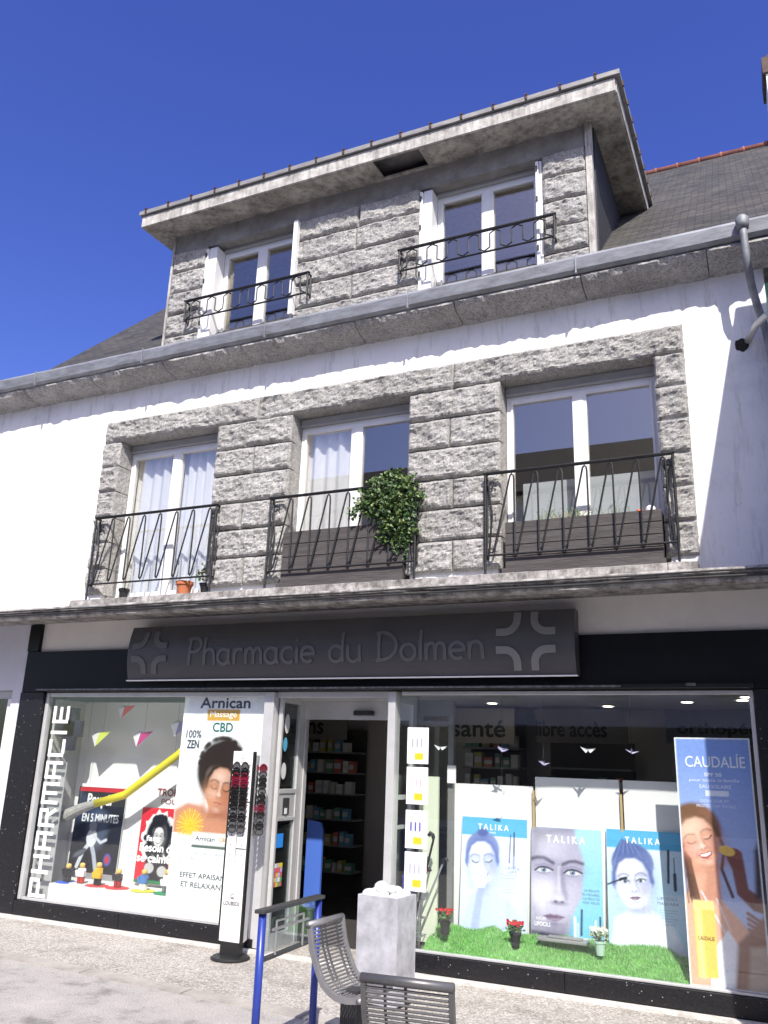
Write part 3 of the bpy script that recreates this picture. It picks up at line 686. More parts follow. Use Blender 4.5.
MB().box(SX0, SX1+.01, 6.735, 6.765, SZ0-.014, SZ0-.004).build('bottom_trim', mat('bright_trim', g(.85), .3), S)
SLET = mat('dull_silver_letters', (.13, .13, .135), .5, .2)
def curve_text(s, x0, x1, z0, z1, mi=0, rot=0):
    m = MB(); V, Fs = glyphs(s)
    P = []
    for p in V:
        xx = x0+(x1-x0)*p[0]; zz = z0+(z1-z0)*p[1]; P.append((xx, sy(zz)-.010, zz))
    m.add(P, Fs); Q = [(a, b_+.009, c) for a, b_, c in P]; m.add(Q, Fs); return m
m = MB(); hx = SX0+.62
# hand-drawn letters as rounded strokes ------------------------------------------------
def stroke(pts, w, x, z, sc, m):
    P = [Vector((x+px_*sc, 0, z+pz*sc)) for px_, pz in pts]; V = []; F = []
    P = [p.lerp(q, f/6) for p, q in zip(P[:-1], P[1:]) for f in range(6)]+[P[-1]]   # follow the bowed panel
    for i, p in enumerate(P):
        a = P[max(i-1, 0)]; b_ = P[min(i+1, len(P)-1)]; t = (b_-a).normalized(); nn = Vector((-t.z, 0, t.x))*w*.5
        for q in (p+nn, p-nn): V.append((q.x, sy(q.z)-.012, q.z))
    k = len(V); V += [(a, b_+.011, c) for a, b_, c in V[:k]]
    for i in range(len(P)-1):
        F.append((2*i, 2*i+1, 2*i+3, 2*i+2)); F.append((2*i, 2*i+2, k+2*i+2, k+2*i)); F.append((2*i+1, k+2*i+1, k+2*i+3, 2*i+3))
    m.add(V, F)
def arc(cx, cz, rx, rz, a0, a1, n=12): return [(cx+rx*math.cos(math.radians(a0+(a1-a0)*i/n)), cz+rz*math.sin(math.radians(a0+(a1-a0)*i/n))) for i in range(n+1)]
LT = {
 'P': ([[(.05, 0), (.10, 1)], [(-.02, .95)]+arc(.22, .73, .30, .26, 100, -110)], .62),
 'h': ([[(.05, 1), (.04, 0)], [(.05, .35)]+arc(.24, .36, .18, .2, 160, 0)+[(.43, 0)]], .55),
 'a': ([arc(.24, .28, .22, .27, 40, 330), [(.44, .56), (.43, .1), (.5, 0)]], .60),
 'r': ([[(.06, .56), (.05, 0)], [(.06, .34)]+arc(.24, .36, .17, .18, 160, 40)], .44),
 'm': ([[(.05, .56), (.05, 0)], [(.06, .34)]+arc(.2, .36, .13, .19, 160, 0)+[(.33, 0)], [(.33, .34)]+arc(.48, .36, .13, .19, 160, 0)+[(.61, 0)]], .74),
 'c': ([arc(.26, .28, .23, .27, 45, 315)], .50),
 'i': ([[(.07, .55), (.06, 0)], [(.055, .74), (.085, .80)]], .20),
 'e': ([[(.04, .29), (.46, .31)]+arc(.25, .29, .22, .26, 8, 310)], .56),
 'd': ([arc(.24, .28, .22, .27, 40, 330), [(.46, 1), (.45, 0)]], .60),
 'u': ([[(.04, .56)]+arc(.22, .22, .18, .21, 180, 330), [(.42, .56), (.43, 0)]], .56),
 'D': ([[(.08, 0), (.08, .98)], [(-.02, .93)]+arc(.12, .5, .52, .46, 80, -85)+[(-.02, .02)]], .76),
 'o': ([arc(.25, .28, .22, .26, 0, 360, 18)], .56), 'l': ([[(.08, 1), (.07, 0)]], .20),
 'n': ([[(.05, .56), (.05, 0)], [(.06, .34)]+arc(.24, .36, .18, .2, 160, 0)+[(.43, 0)]], .55), ' ': ([], .42)}
def write(s, x0, x1, z, h):
    tot = sum(LT[c][1] for c in s); sc = (x1-x0)/tot; m = MB(); x = x0
    for c in s:
        for st in LT[c][0]:
            stroke([(p[0], p[1]*h/sc) for p in st], .030, x, z, sc, m)
        x += LT[c][1]*sc
    return m
write('Pharmacie du Dolmen', -5.22, -2.16, 2.455, .265).build('sign_lettering', SLET, S)
def cross(cx, cz, s):
    m = MB()
    for sx_ in (-1, 1):
        for sz_ in (-1, 1):   # four bent arms
            pts = [(sx_*.17, sz_*.56), (sx_*.17, sz_*.44)]+[(sx_*(.41-.24*math.cos(t*PI/12)), sz_*(.41-.24*math.sin(t*PI/12))) for t in range(0, 7)]+[(sx_*.58, sz_*.17)]
            stroke(pts, .062, cx, cz, s, m)
    return m
cross(-5.70, 2.59, .38).build('cross_emblem', SLET, S); cross(-1.83, 2.60, .43).build('cross_emblem', mat('paler_silver', (.22, .22, .215), .5, .2), S)
mb = MB(); 

# ---------------------------------------------------------------- printed posters (drawn by code as vertex colours)
def print_mat():
    m = mat('printed_paper', g(.5), .45); N, L, b = nodes_of(m)
    a = N.nodes.new('ShaderNodeVertexColor'); a.layer_name = 'print'; L.new(a.outputs[0], b.inputs['Base Color']); return m
PRINT = print_mat()
class Canvas:
    def __init__(s, w, h, res=.0075, bg='#ffffff'):
        s.w, s.h = w, h; s.nx = int(w/res)+1; s.nz = int(h/res)+1
        s.U, s.V = np.meshgrid(np.linspace(0, w, s.nx), np.linspace(0, h, s.nz)); s.C = np.empty(s.U.shape+(3,)); s.C[:] = lin(bg)
    def put(s, a, c):
        a = np.clip(a, 0, 1)[..., None]; s.C = s.C*(1-a)+np.array(lin(c) if isinstance(c, str) else c)*a
    def grad(s, c0, c1, v0=0, v1=None, axis=1):
        v1 = v1 or (s.h if axis else s.w); t = np.clip(((s.V if axis else s.U)-v0)/(v1-v0), 0, 1)[..., None]
        s.C = np.array(lin(c0))*(1-t)+np.array(lin(c1))*t
    def ell(s, cx, cy, rx, ry, c, rot=0, soft=.006, al=1):
        r = math.radians(rot); x = s.U-cx; y = s.V-cy; a = x*math.cos(r)+y*math.sin(r); b_ = -x*math.sin(r)+y*math.cos(r)
        d = (1-np.sqrt((a/rx)**2+(b_/ry)**2))*min(rx, ry); s.put(np.clip(.5+d/soft, 0, 1)*al, c)
    def poly(s, P, c, soft=.006, al=1):
        x, y = s.U, s.V; d = np.full(x.shape, 1e9); ins = np.zeros(x.shape, bool); n = len(P)
        for i in range(n):
            x0, y0 = P[i]; x1, y1 = P[(i+1) % n]; ex, ey = x1-x0, y1-y0
            t = np.clip(((x-x0)*ex+(y-y0)*ey)/(ex*ex+ey*ey+1e-12), 0, 1); d = np.minimum(d, np.hypot(x-x0-t*ex, y-y0-t*ey))
            if y0 != y1: ins ^= ((y0 > y) != (y1 > y)) & (x < x0+(y-y0)/(y1-y0)*ex)
        s.put(np.clip(.5+np.where(ins, d, -d)/soft, 0, 1)*al, c)
    def line(s, P, w, c, soft=.005, al=1):
        d = np.full(s.U.shape, 1e9)
        for (x0, y0), (x1, y1) in zip(P[:-1], P[1:]):
            ex, ey = x1-x0, y1-y0; t = np.clip(((s.U-x0)*ex+(s.V-y0)*ey)/(ex*ex+ey*ey+1e-12), 0, 1); d = np.minimum(d, np.hypot(s.U-x0-t*ex, s.V-y0-t*ey))
        s.put(np.clip(.5+(w/2-d)/soft, 0, 1)*al, c)
    def face(s, cx, cy, r, skin, shade, hair, lips, tilt=0, eyes='closed', smile=True, brow=None, iris='#4a4038', lx=1, frame_hair=True):
        """a softly modelled head: sockets, nose, cheeks, mouth and hair line"""
        t = math.radians(tilt); T = lambda x, y: (cx+r*(x*math.cos(t)-y*math.sin(t)), cy+r*(x*math.sin(t)+y*math.cos(t)))
        def E(x, y, a, b_, c, rot=0, soft=.5, al=1): s.ell(*T(x, y), r*a, r*b_, c, tilt+rot, max(.004, soft*r*min(a, b_)*2), al)
        Ln = lambda P, w, c, sf=.04, al=1: s.line([T(*p) for p in P], r*w, c, max(.004, r*sf), al)
        brow = brow or hair; hi = '#fff6ee'
        E(-.72, -.02, .09, .2, shade, soft=.2); E(.72, -.02, .09, .2, shade, soft=.2)
        s.poly([T(*p) for p in [(-.70, .35), (-.70, -.05), (-.62, -.45), (-.40, -.80), (-.16, -.97), (.16, -.97), (.40, -.80), (.62, -.45), (.70, -.05), (.70, .35), (.60, .72), (.30, .95), (-.30, .95), (-.60, .72)]], skin, max(.006, r*.05))
        E(.58*lx, -.05, .30, .75, shade, soft=.9, al=.65); E(-.66*lx, -.15, .16, .6, shade, soft=.9, al=.45); E(0, -.98, .5, .16, shade, soft=.9, al=.5)
        E(-.12*lx, .50, .42, .26, hi, soft=.95, al=.40); E(-.36*lx, -.22, .22, .17, hi, soft=.95, al=.38); E(.34*lx, -.30, .2, .18, lips, soft=.95, al=.22); E(-.38*lx, -.34, .2, .16, lips, soft=.95, al=.20)
        for sg in (-1, 1):
            E(sg*.30, .10, .24, .16, shade, soft=.9, al=.60); E(sg*.12, .06, .08, .12, shade, soft=.9, al=.45)
            Ln([(sg*.54, .24), (sg*.44, .32), (sg*.28, .33), (sg*.13, .26)], .055, brow, .07, .85)
            if eyes == 'closed':
                E(sg*.31, .07, .17, .09, skin, soft=.8, al=.7); Ln([(sg*.47, .06), (sg*.40, -.01), (sg*.30, -.035), (sg*.18, .0)], .045, '#2a1c18', .04, .9); Ln([(sg*.50, .07), (sg*.44, .0)], .03, '#2a1c18', .03, .8)
            else:
                E(sg*.31, .05, .165, .070, '#ece8e6', soft=.3); E(sg*.30, .052, .072, .072, iris, soft=.25); E(sg*.30, .052, .034, .034, '#0c0c0c', soft=.2); E(sg*.27, .075, .014, .014, '#ffffff', soft=.2)
                E(sg*.31, .145, .19, .042, skin, soft=.6, al=.85); Ln([(sg*.50, .07), (sg*.41, .115), (sg*.27, .12), (sg*.14, .04)], .045, '#1c1412', .03, .95); Ln([(sg*.46, .01), (sg*.31, -.03), (sg*.18, .01)], .018, shade, .03, .8)
        Ln([(0, .22), (0, -.18)], .07, hi, .14, .45); Ln([(.10*lx, .12), (.11*lx, -.12), (.17*lx, -.26)], .05, shade, .12, .75)
        E(0, -.25, .09, .07, hi, soft=.9, al=.4); E(-.075, -.315, .045, .024, shade, soft=.5); E(.075, -.315, .045, .024, shade, soft=.5); E(0, -.37, .13, .04, shade, soft=.95, al=.55)
        if smile:
            Ln([(-.20, -.30), (-.34, -.46), (-.34, -.56)], .03, shade, .07, .6); Ln([(.20, -.30), (.34, -.46), (.34, -.56)], .03, shade, .07, .6)
            s.poly([T(*p) for p in [(-.29, -.48), (-.14, -.45), (0, -.47), (.14, -.45), (.29, -.48), (.20, -.62), (0, -.70), (-.20, -.62)]], lips, max(.004, r*.03))
            s.poly([T(*p) for p in [(-.24, -.495), (0, -.50), (.24, -.495), (.15, -.58), (0, -.61), (-.15, -.58)]], '#fdfbf8', max(.004, r*.02))
        else:
            s.poly([T(*p) for p in [(-.22, -.555), (-.07, -.505), (0, -.52), (.07, -.505), (.22, -.555), (.10, -.635), (0, -.65), (-.10, -.635)]], lips, max(.004, r*.03)); Ln([(-.21, -.556), (0, -.565), (.21, -.556)], .02, '#4a2424', .03, .8); E(0, -.60, .07, .02, hi, soft=.9, al=.4)
        E(0, -.72, .14, .04, shade, soft=.95, al=.55); E(0, -.83, .12, .08, hi, soft=.95, al=.25)
        if frame_hair:
            Ln([(-.74, .0), (-.70, .38), (-.52, .76), (-.22, .95), (.22, .95), (.52, .76), (.70, .38), (.74, .0)], .17, hair, .12)
    def grain(s, a=.05):
        n_ = rng.normal(0, 1, s.C.shape[:2]); n_ = (n_+np.roll(n_, 1, 0)+np.roll(n_, 1, 1))/1.7; s.C = np.clip(s.C*(1+a*n_[..., None]), 0, 1)
    def board(s, name, O, eu, ev, parent=None, th=.006, frame='#f2f2f2'):
        """a thin printed board: front sheet plus its real thickness"""
        s.grain(.035); O, eu, ev = Vector(O), Vector(eu).normalized(), Vector(ev).normalized(); n = eu.cross(ev)
        V = [O+eu*float(u)+ev*float(v) for u, v in zip(s.U.ravel(), s.V.ravel())]; W = s.nx
        F = [(j*W+i, j*W+i+1, (j+1)*W+i+1, (j+1)*W+i) for j in range(s.nz-1) for i in range(W-1)]
        cols = s.C.reshape(-1, 3).tolist()
        c0 = O; c1 = O+eu*s.w; c2 = c1+ev*s.h; c3 = O+ev*s.h; o = len(V)
        V += [c0, c1, c2, c3]+[p-n*th for p in (c0, c1, c2, c3)]; F += [(o+4, o+7, o+6, o+5), (o, o+4, o+5, o+1), (o+1, o+5, o+6, o+2), (o+2, o+6, o+7, o+3), (o+3, o+7, o+4, o)]
        cols += [lin(frame)]*8
        m = MB(); m.add(V, F, 0, cols); return m.build(name, PRINT, parent)
def lettering(parent, O, eu, ev, rows, name='lettering'):
    """rows: (text, u0, u1, v0, v1, colour, bold)"""
    eu, ev = Vector(eu).normalized(), Vector(ev).normalized(); n = eu.cross(ev); m = MB(); mats_ = []
    for t, u0, u1, v0, v1, c, bo in rows:
        mm = mat('ink_'+c.strip('#'), lin(c), .5)
        if mm not in mats_: mats_.append(mm)
        text_uv(m, t, Vector(O)+n*.0015, eu, ev, u0, u1, v0, v1, mats_.index(mm), bold=bo)
    return m.build(name, mats_, parent)
EX, EZ = Vector((1, 0, 0)), Vector((0, 0, 1))

# --- tall banner with the sleeping woman (left window)
c = Canvas(.96, 2.0, .0085, '#f4f6f8')
c.line([(0, 0.09), (.96, 0.09)], .008, '#d9c06a')
HB = '#2b2019'
c.ell(.47, 1.33, .23, .24, HB, soft=.05); c.ell(.56, 1.47, .17, .13, HB, soft=.05); c.ell(.38, 1.24, .14, .2, HB, 20, .05)
for k in range(70):
    a = rng.uniform(0, 2*PI); c.ell(.50+.24*math.cos(a), 1.38+.22*math.sin(a), .025, .02, HB, soft=.02, al=.8)
c.poly([(.0, .80), (.0, .93), (.15, 1.0), (.34, .98), (.44, .88), (.62, .88), (.72, .96), (.90, .93), (.955, .82), (.955, .70), (0, .70)], '#c98d6c', .05)
c.poly([(.40, .98), (.62, 1.02), (.64, .86), (.38, .86)], '#b97d5e', .03)
c.face(.51, 1.13, .225, '#c58a69', '#93583e', HB, '#b0564e', tilt=-8, smile=False)
c.ell(.40, 1.06, .11, .13, '#dca583', soft=.12, al=.35)
c.poly([(.0, .0), (.0, .72), (.96, .72), (.96, .0)], '#f3f5f6', .01); c.line([(0, 0.09), (.96, 0.09)], .008, '#d9c06a')
c.ell(.20, .80, .13, .13, '#e3b21c', soft=.02, al=.25)
for k in range(30):
    a = PI*2*k/30; c.line([(.20, .79), (.20+.155*math.cos(a), .79+.15*math.sin(a))], .012, '#e8b41e' if k % 2 else '#f6d24c')
c.poly([(.0, .0), (.0, .70), (.96, .70), (.96, .0)], '#f3f5f6', .01); c.line([(0, 0.09), (.96, 0.09)], .008, '#d9c06a')
c.poly([(.24, .60), (.24, .74), (.70, .74), (.70, .60)], '#d9ded8', .004); c.poly([(.26, .66), (.26, .72), (.69, .72), (.69, .66)], '#ffffff', .004); c.poly([(.24, .60), (.24, .625), (.70, .625), (.70, .60)], '#5c6b62', .004)
c.poly([(.29, 1.762), (.29, 1.872), (.67, 1.872), (.67, 1.762)], '#cf9f32', .006)
for k in range(16): c.line([(.10+rng.uniform(0, .1), 1.0+k*.03+rng.uniform(0, .3)), (.13+rng.uniform(0, .1), 1.03+k*.03+rng.uniform(0, .3))], .004, '#b9bcc4', al=.6)
O = (-5.405, 6.975, .18)
bn = c.board('advertising_banner', O, EX, EZ); tag(bn, 'tall white banner in the left window with sleeping dark haired woman and yellow flower', 'banner')
lettering(bn, O, EX, EZ, [('Arnican', .20, .78, 1.885, 1.985, '#26303c', .004), ('Massage', .325, .635, 1.78, 1.855, '#fffdf4', .0005), ('CBD', .37, .60, 1.66, 1.745, '#2b6f6d', .003),
    ('100%', .06, .24, 1.60, 1.67, '#39434c', .002), ('ZEN', .08, .22, 1.50, 1.575, '#39434c', .003), ('Arnican', .28, .50, .665, .705, '#46505a', .001), ('CBD', .55, .65, .67, .70, '#c9a342', .001),
    ('Crème de massage', .10, .72, .535, .57, '#9aa4ae', 0), ('au CBD', .10, .34, .485, .515, '#9aa4ae', 0), ('EFFET APAISANT', .14, .70, .335, .38, '#4a4f55', .001), ('ET RELAXANT', .16, .66, .255, .30, '#4a4f55', .001)])

# --- back boards of the left window
tag(MB().box(-7.12, -5.38, 7.42, 7.45, .16, 2.15).build('display_back_board', WPAINT), 'large plain white board behind the two comic posters of left window', 'board')
tag(MB().box(-7.15, -7.12, 6.99, 7.42, .16, 2.15).box(-7.115, -6.90, 7.02, 7.03, .17, 1.5).build('display_side_board', mat('grey_side_board', g(.40), .6)), 'narrow grey side board behind the vertical white lettering', 'board')
mb = MB(); mb.box(-6.885, -5.38, 6.985, 7.40, .30, .325); mb.box(-6.885, -5.38, 6.985, 7.0, .16, .30)
tag(mb.build('display_shelf', WPAINT), 'low white shelf carrying the little toy figures', 'shelf')
def comic(x0, w, h, z0, kind):
    c = Canvas(w, h, .007, '#16181f')
    if kind == 0:
        c.grad('#14161c', '#20242c'); c.poly([(0, h-.045), (0, h), (w, h), (w, h-.045)], '#c22433', .004)
        c.poly([(.02, .5), (.02, .8), (w*.6, .62), (w, .5)], '#3a4a6a', .05, .6); c.ell(w*.5, .42, .14, .18, '#6b7892', soft=.08, al=.5)
        c.line([(.12, .05), (.18, .20), (.26, .30)], .045, '#c8ccd4'); c.line([(.38, .04), (.33, .18), (.27, .30)], .05, '#aab0bc')
        c.ell(.27, .34, .07, .09, '#d7dae0'); c.ell(.27, .46, .05, .055, '#8d93a0'); c.line([(.30, .36), (.40, .30), (.47, .33)], .03, '#c8ccd4')
        c.ell(.13, .18, .10, .035, '#2b2f38', 25); c.ell(.13, .18, .085, .022, '#5b616e', 25); c.ell(.52, .14, .05, .06, '#4a4f9a'); c.ell(.52, .14, .03, .04, '#b0303a')
    else:
        c.grad('#c81f2c', '#d4303a'); P = [(w*.5+.21*math.cos(t*PI/20)*(1+.12*math.sin(t*1.7)), h*.58+.27*math.sin(t*PI/20)*(1+.1*math.cos(t*2.3))) for t in range(40)]
        c.poly(P, '#eeeeee', .006); c.ell(w*.5, h*.62, .16, .2, '#141414', soft=.03)
        for k in range(40):
            a = rng.uniform(0, 2*PI); c.ell(w*.5+.17*math.cos(a), h*.60+.2*math.sin(a), .022, .03, '#141414', soft=.012)
        c.face(w*.5, h*.62, .10, '#dcdcdc', '#8a8a8a', '#101010', '#303030', eyes='open', smile=True, iris='#202020')
        c.poly([(w*.2, 0), (w*.25, h*.32), (w*.8, h*.32), (w*.9, 0)], '#2a2a2c', .01); c.ell(w*.35, h*.2, .06, .05, '#bcbcbc'); c.ell(w*.68, h*.17, .06, .05, '#bcbcbc'); c.poly([(0, 0), (0, .03), (w, .03), (w, 0)], '#1e7a4a', .004)
    O = (x0, 7.36, z0); ev = (0, .04, 1)
    b_ = c.board('comic_poster', O, EX, ev)
    if kind == 0:
        tag(b_, 'black poster with red top strip and jumping tennis player in left window', 'poster')
        lettering(b_, O, EX, ev, [('Poupár', .14, .50, h-.21, h-.07, '#f2f2f2', .005), ('EN 5 MINUTES', .10, .60, .50, .58, '#e4e6ea', .003)])
    else:
        tag(b_, 'red poster of a screaming long haired figure in black and white', 'poster')
        lettering(b_, O, EX, ev, [('Besoin de', .03, w-.02, .30, .375, '#ffffff', .004), ('se calmer', .01, w-.01, .20, .275, '#ffffff', .004), ('faut', .1, .28, .40, .45, '#ffffff', .003)])
comic(-7.03, .66, .85, .40, 0); comic(-6.13, .50, .72, .36, 1)
hl = MB(); text_uv(hl, 'TROP ZEN', (0, 7.415, 0), EX, EZ, -5.98, -5.50, 1.20, 1.27, bold=.002); text_uv(hl, 'POUR TOI', (0, 7.415, 0), EX, EZ, -5.92, -5.46, 1.12, 1.17, 0)
tag(hl.build('wall_lettering', mat('ink_maroon', (.25, .03, .05), .5)), 'two short lines of maroon lettering above the red poster', 'lettering')

# --- vertical white letters on the left window
m = MB(); sq = {'P': [[(0, 0), (0, 1), (.8, 1), (.8, .45), (0, .45)]], 'H': [[(0, 0), (0, 1)], [(.8, 0), (.8, 1)], [(0, .5), (.8, .5)]],
 'A': [[(0, 0), (0, 1), (.8, 1), (.8, 0)], [(0, .45), (.8, .45)]], 'R': [[(0, 0), (0, 1), (.8, 1), (.8, .5), (0, .5)], [(.5, .5), (.8, 0)]], 'M': [[(0, 0), (0, 1), (.85, 1), (.85, 0)], [(.425, 1), (.425, .1)]],
 'C': [[(.8, 1), (0, 1), (0, 0), (.8, 0)]], 'I': [[(.15, 0), (.15, 1)]], 'E': [[(.8, 1), (0, 1), (0, 0), (.8, 0)], [(0, .5), (.75, .5)]]}
wz = .21
for chh in 'PHARMACIE':
    wd = .12 if chh == 'I' else (.25 if chh == 'M' else .222)
    for st in sq[chh]:
        for (u0, v0), (u1, v1) in zip(st[:-1], st[1:]):
            # letters run upwards: u -> +z, v -> -x
            def tp(u, v): return (-6.875-.185*v, wz+(wd-.078)*u/.8)
            (xa, za), (xb, zb) = tp(u0, v0), tp(u1, v1)
            t = .0165; dx, dz = xb-xa, zb-za; L_ = math.hypot(dx, dz); ex, ez = dx/L_, dz/L_
            lk = globals().get('lk', 0)+1; m.obox(((xa+xb)/2, 6.916, (za+zb)/2), (ex*(L_/2+t), 0, ez*(L_/2+t)), (0, .0045+.0004*(lk % 6), 0), (-ez*t, 0, ex*t))
    wz += wd
tag(m.build('window_lettering', mat('white_vinyl_letters', g(.85), .4)), 'large square white letters spelling Pharmacie up the left window edge', 'lettering')
m = MB(); m.box(-7.0, -6.84, 7.0, 7.06, 1.62, 2.06); m.box(-7.08, -6.76, 7.0, 7.06, 1.76, 1.93)
tag(m.build('cross_ornament', mat('navy_plastic', (.02, .022, .045), .4), bevel=.008), 'dark navy cross hanging behind the top white letters', 'ornament')

# --- paddle and paper boats in the left window
P_ = thing('giant_paddle', (-6.0, 7.16, 1.1), 'long yellow tube with pale grey blade hanging diagonally in left window', 'paddle')
mb = MB(); mb.tube([(-6.57, 7.17, 1.10), (-6.2, 7.165, 1.20), (-5.55, 7.15, 1.62), (-5.50, 7.15, 1.66)], .04, 14); mb.build('tube', mat('yellow_foam', (.75, .66, .03), .55), P_, smooth=True)
mb = MB(); mb.tube([(-6.57, 7.17, 1.10), (-6.8, 7.18, 1.03), (-6.95, 7.18, .96), (-7.05, 7.18, .93)], [.042, .055, .07, .05], 12); mb.build('blade', mat('crumpled_grey_paper', (.42, .41, .39), .8, var=.3, vscale=14, bump=.8), P_)
mb = MB(); mb.tube([(-5.6, 7.15, 1.64), (-5.6, 7.15, 2.16)], .002, 4); mb.tube([(-6.8, 7.18, 1.06), (-6.8, 7.18, 2.16)], .002, 4); mb.build('strings', mat('nylon', g(.10), .5), P_)
def pboat(x, y, z, c1, lab, rz=0, s=1):
    r = thing('paper_boat', (x, y, z), lab, 'origami', 'folded paper boats hanging in the left window')
    m = MB(); q = .085*s
    V = [(x-q, y-.02, z+.03*s), (x-.03*s, y-.05, z-.045*s), (x+q*1.1, y-.05, z+.055*s), (x-.0, y-.06, z+.045*s), (x+.02, y+.04, z+.05*s), (x-q*.8, y+.03, z+.06*s)]
    m.add([V[0], V[1], V[3], V[5]], [(0, 1, 2), (0, 2, 3)]); m.add([V[1], V[4], V[5], V[0]], [(0, 1, 2), (0, 2, 3)])
    o = m.build('white_half', mat('origami_paper', g(.78), .6), r); md = o.modifiers.new('s', 'SOLIDIFY'); md.thickness = .002
    m = MB(); m.add([V[1], V[2], V[3], V[4]], [(0, 1, 2), (0, 3, 1)]); o = m.build('coloured_half', c1, r); md = o.modifiers.new('s', 'SOLIDIFY'); md.thickness = .002
    MB().tube([(x, y, z+.05), (x, y, 2.16)], .0015, 4).build('string', mat('nylon', g(.10), .5), r)
pboat(-6.62, 7.2, 1.74, mat('lime_paper', (.55, .62, .10), .6), 'white and lime paper boat, leftmost of the hanging boats', s=1.6)
pboat(-6.06, 7.2, 1.75, mat('magenta_paper', (.45, .03, .20), .6), 'white and magenta paper boat hanging in the middle', s=1.6)
pboat(-5.58, 7.2, 1.86, mat('violet_paper', (.25, .22, .5), .6), 'white and violet paper boat beside the tall banner', s=1.6)
pboat(-6.27, 7.15, 2.02, mat('red_paper', (.75, .04, .06), .6), 'bright red paper boat, highest of the hanging boats', s=1.4)

# --- toy figures on the shelf
felts = [(.04, .12, .6), (.65, .66, .66), (.6, .05, .05), (.75, .05, .06), (.75, .7, .05), (.02, .3, .12)]
fx = [-6.78, -6.60, -6.38, -6.12, -5.80, -5.52]
figc = [('#1a1a20', '#2a2a2a', 'black'), ('#e8e8e8', '#b03020', 'white and red'), ('#d8b020', '#202020', 'yellow and black'), ('#303030', '#9a3030', 'dark red'), ('#4a78b8', '#e0e0e0', 'pale blue'), ('#d8d8d8', '#707070', 'grey')]
for k, (x, (ca, cb, nm)) in enumerate(zip(fx, figc)):
    P0 = [(x+.13*math.cos(t*PI/6)*(1+.25*noise.noise(Vector((t, k, 0)))), 7.12+.10*math.sin(t*PI/6), .3262+.0012*k) for t in range(12)]
    m = MB(); m.add(P0+[(a, b_, c_+.003) for a, b_, c_ in P0], [tuple(range(12))[::-1], tuple(range(12, 24))]+[(i, (i+1) % 12, 12+(i+1) % 12, 12+i) for i in range(12)])
    fn = ['blue', 'white', 'dark red', 'bright red', 'yellow', 'green'][k]
    tag(m.build('felt_patch', mat('felt_%d' % k, felts[k], .9)), fn+' felt patch under the '+nm+' toy figure', 'felt patch', 'felt patches on the display shelf')
    r = thing('toy_figure', (x, 7.12, .336), nm+' toy figure standing on the '+fn+' felt patch', 'toy', 'toy figures in the left window')
    h_ = .15+.02*(k % 3); A, Bm = mat('toy_'+ca[1:], lin(ca), .4), mat('toy_'+cb[1:], lin(cb), .4)
    z = .336
    m = MB(); m.box(x-.035, x-.004, 7.10, 7.14, z, z+.06); m.box(x+.004, x+.035, 7.10, 7.14, z, z+.06); m.build('legs', Bm, r, bevel=.004)
    m = MB(); m.prism([(x-.04, z+.06), (x+.04, z+.06), (x+.032, z+h_-.03), (x-.032, z+h_-.03)], 'y', 7.095, 7.145); m.obox((x-.052, 7.11, z+.09), (.01, 0, .004), (0, .014, 0), (-.008, 0, .03)); m.obox((x+.052, 7.10, z+.10), (.01, 0, -.004), (0, .014, 0), (.012, -.01, .028)); m.build('torso', A, r, bevel=.004)
    m = MB(); m.lathe((x, 7.12, z+h_-.03), [(.014, 0), (.027, .008), (.029, .03), (.024, .045), (.01, .05)], 12); m.build('head', mat('toy_skin', (.65, .45, .12), .4), r, smooth=True)

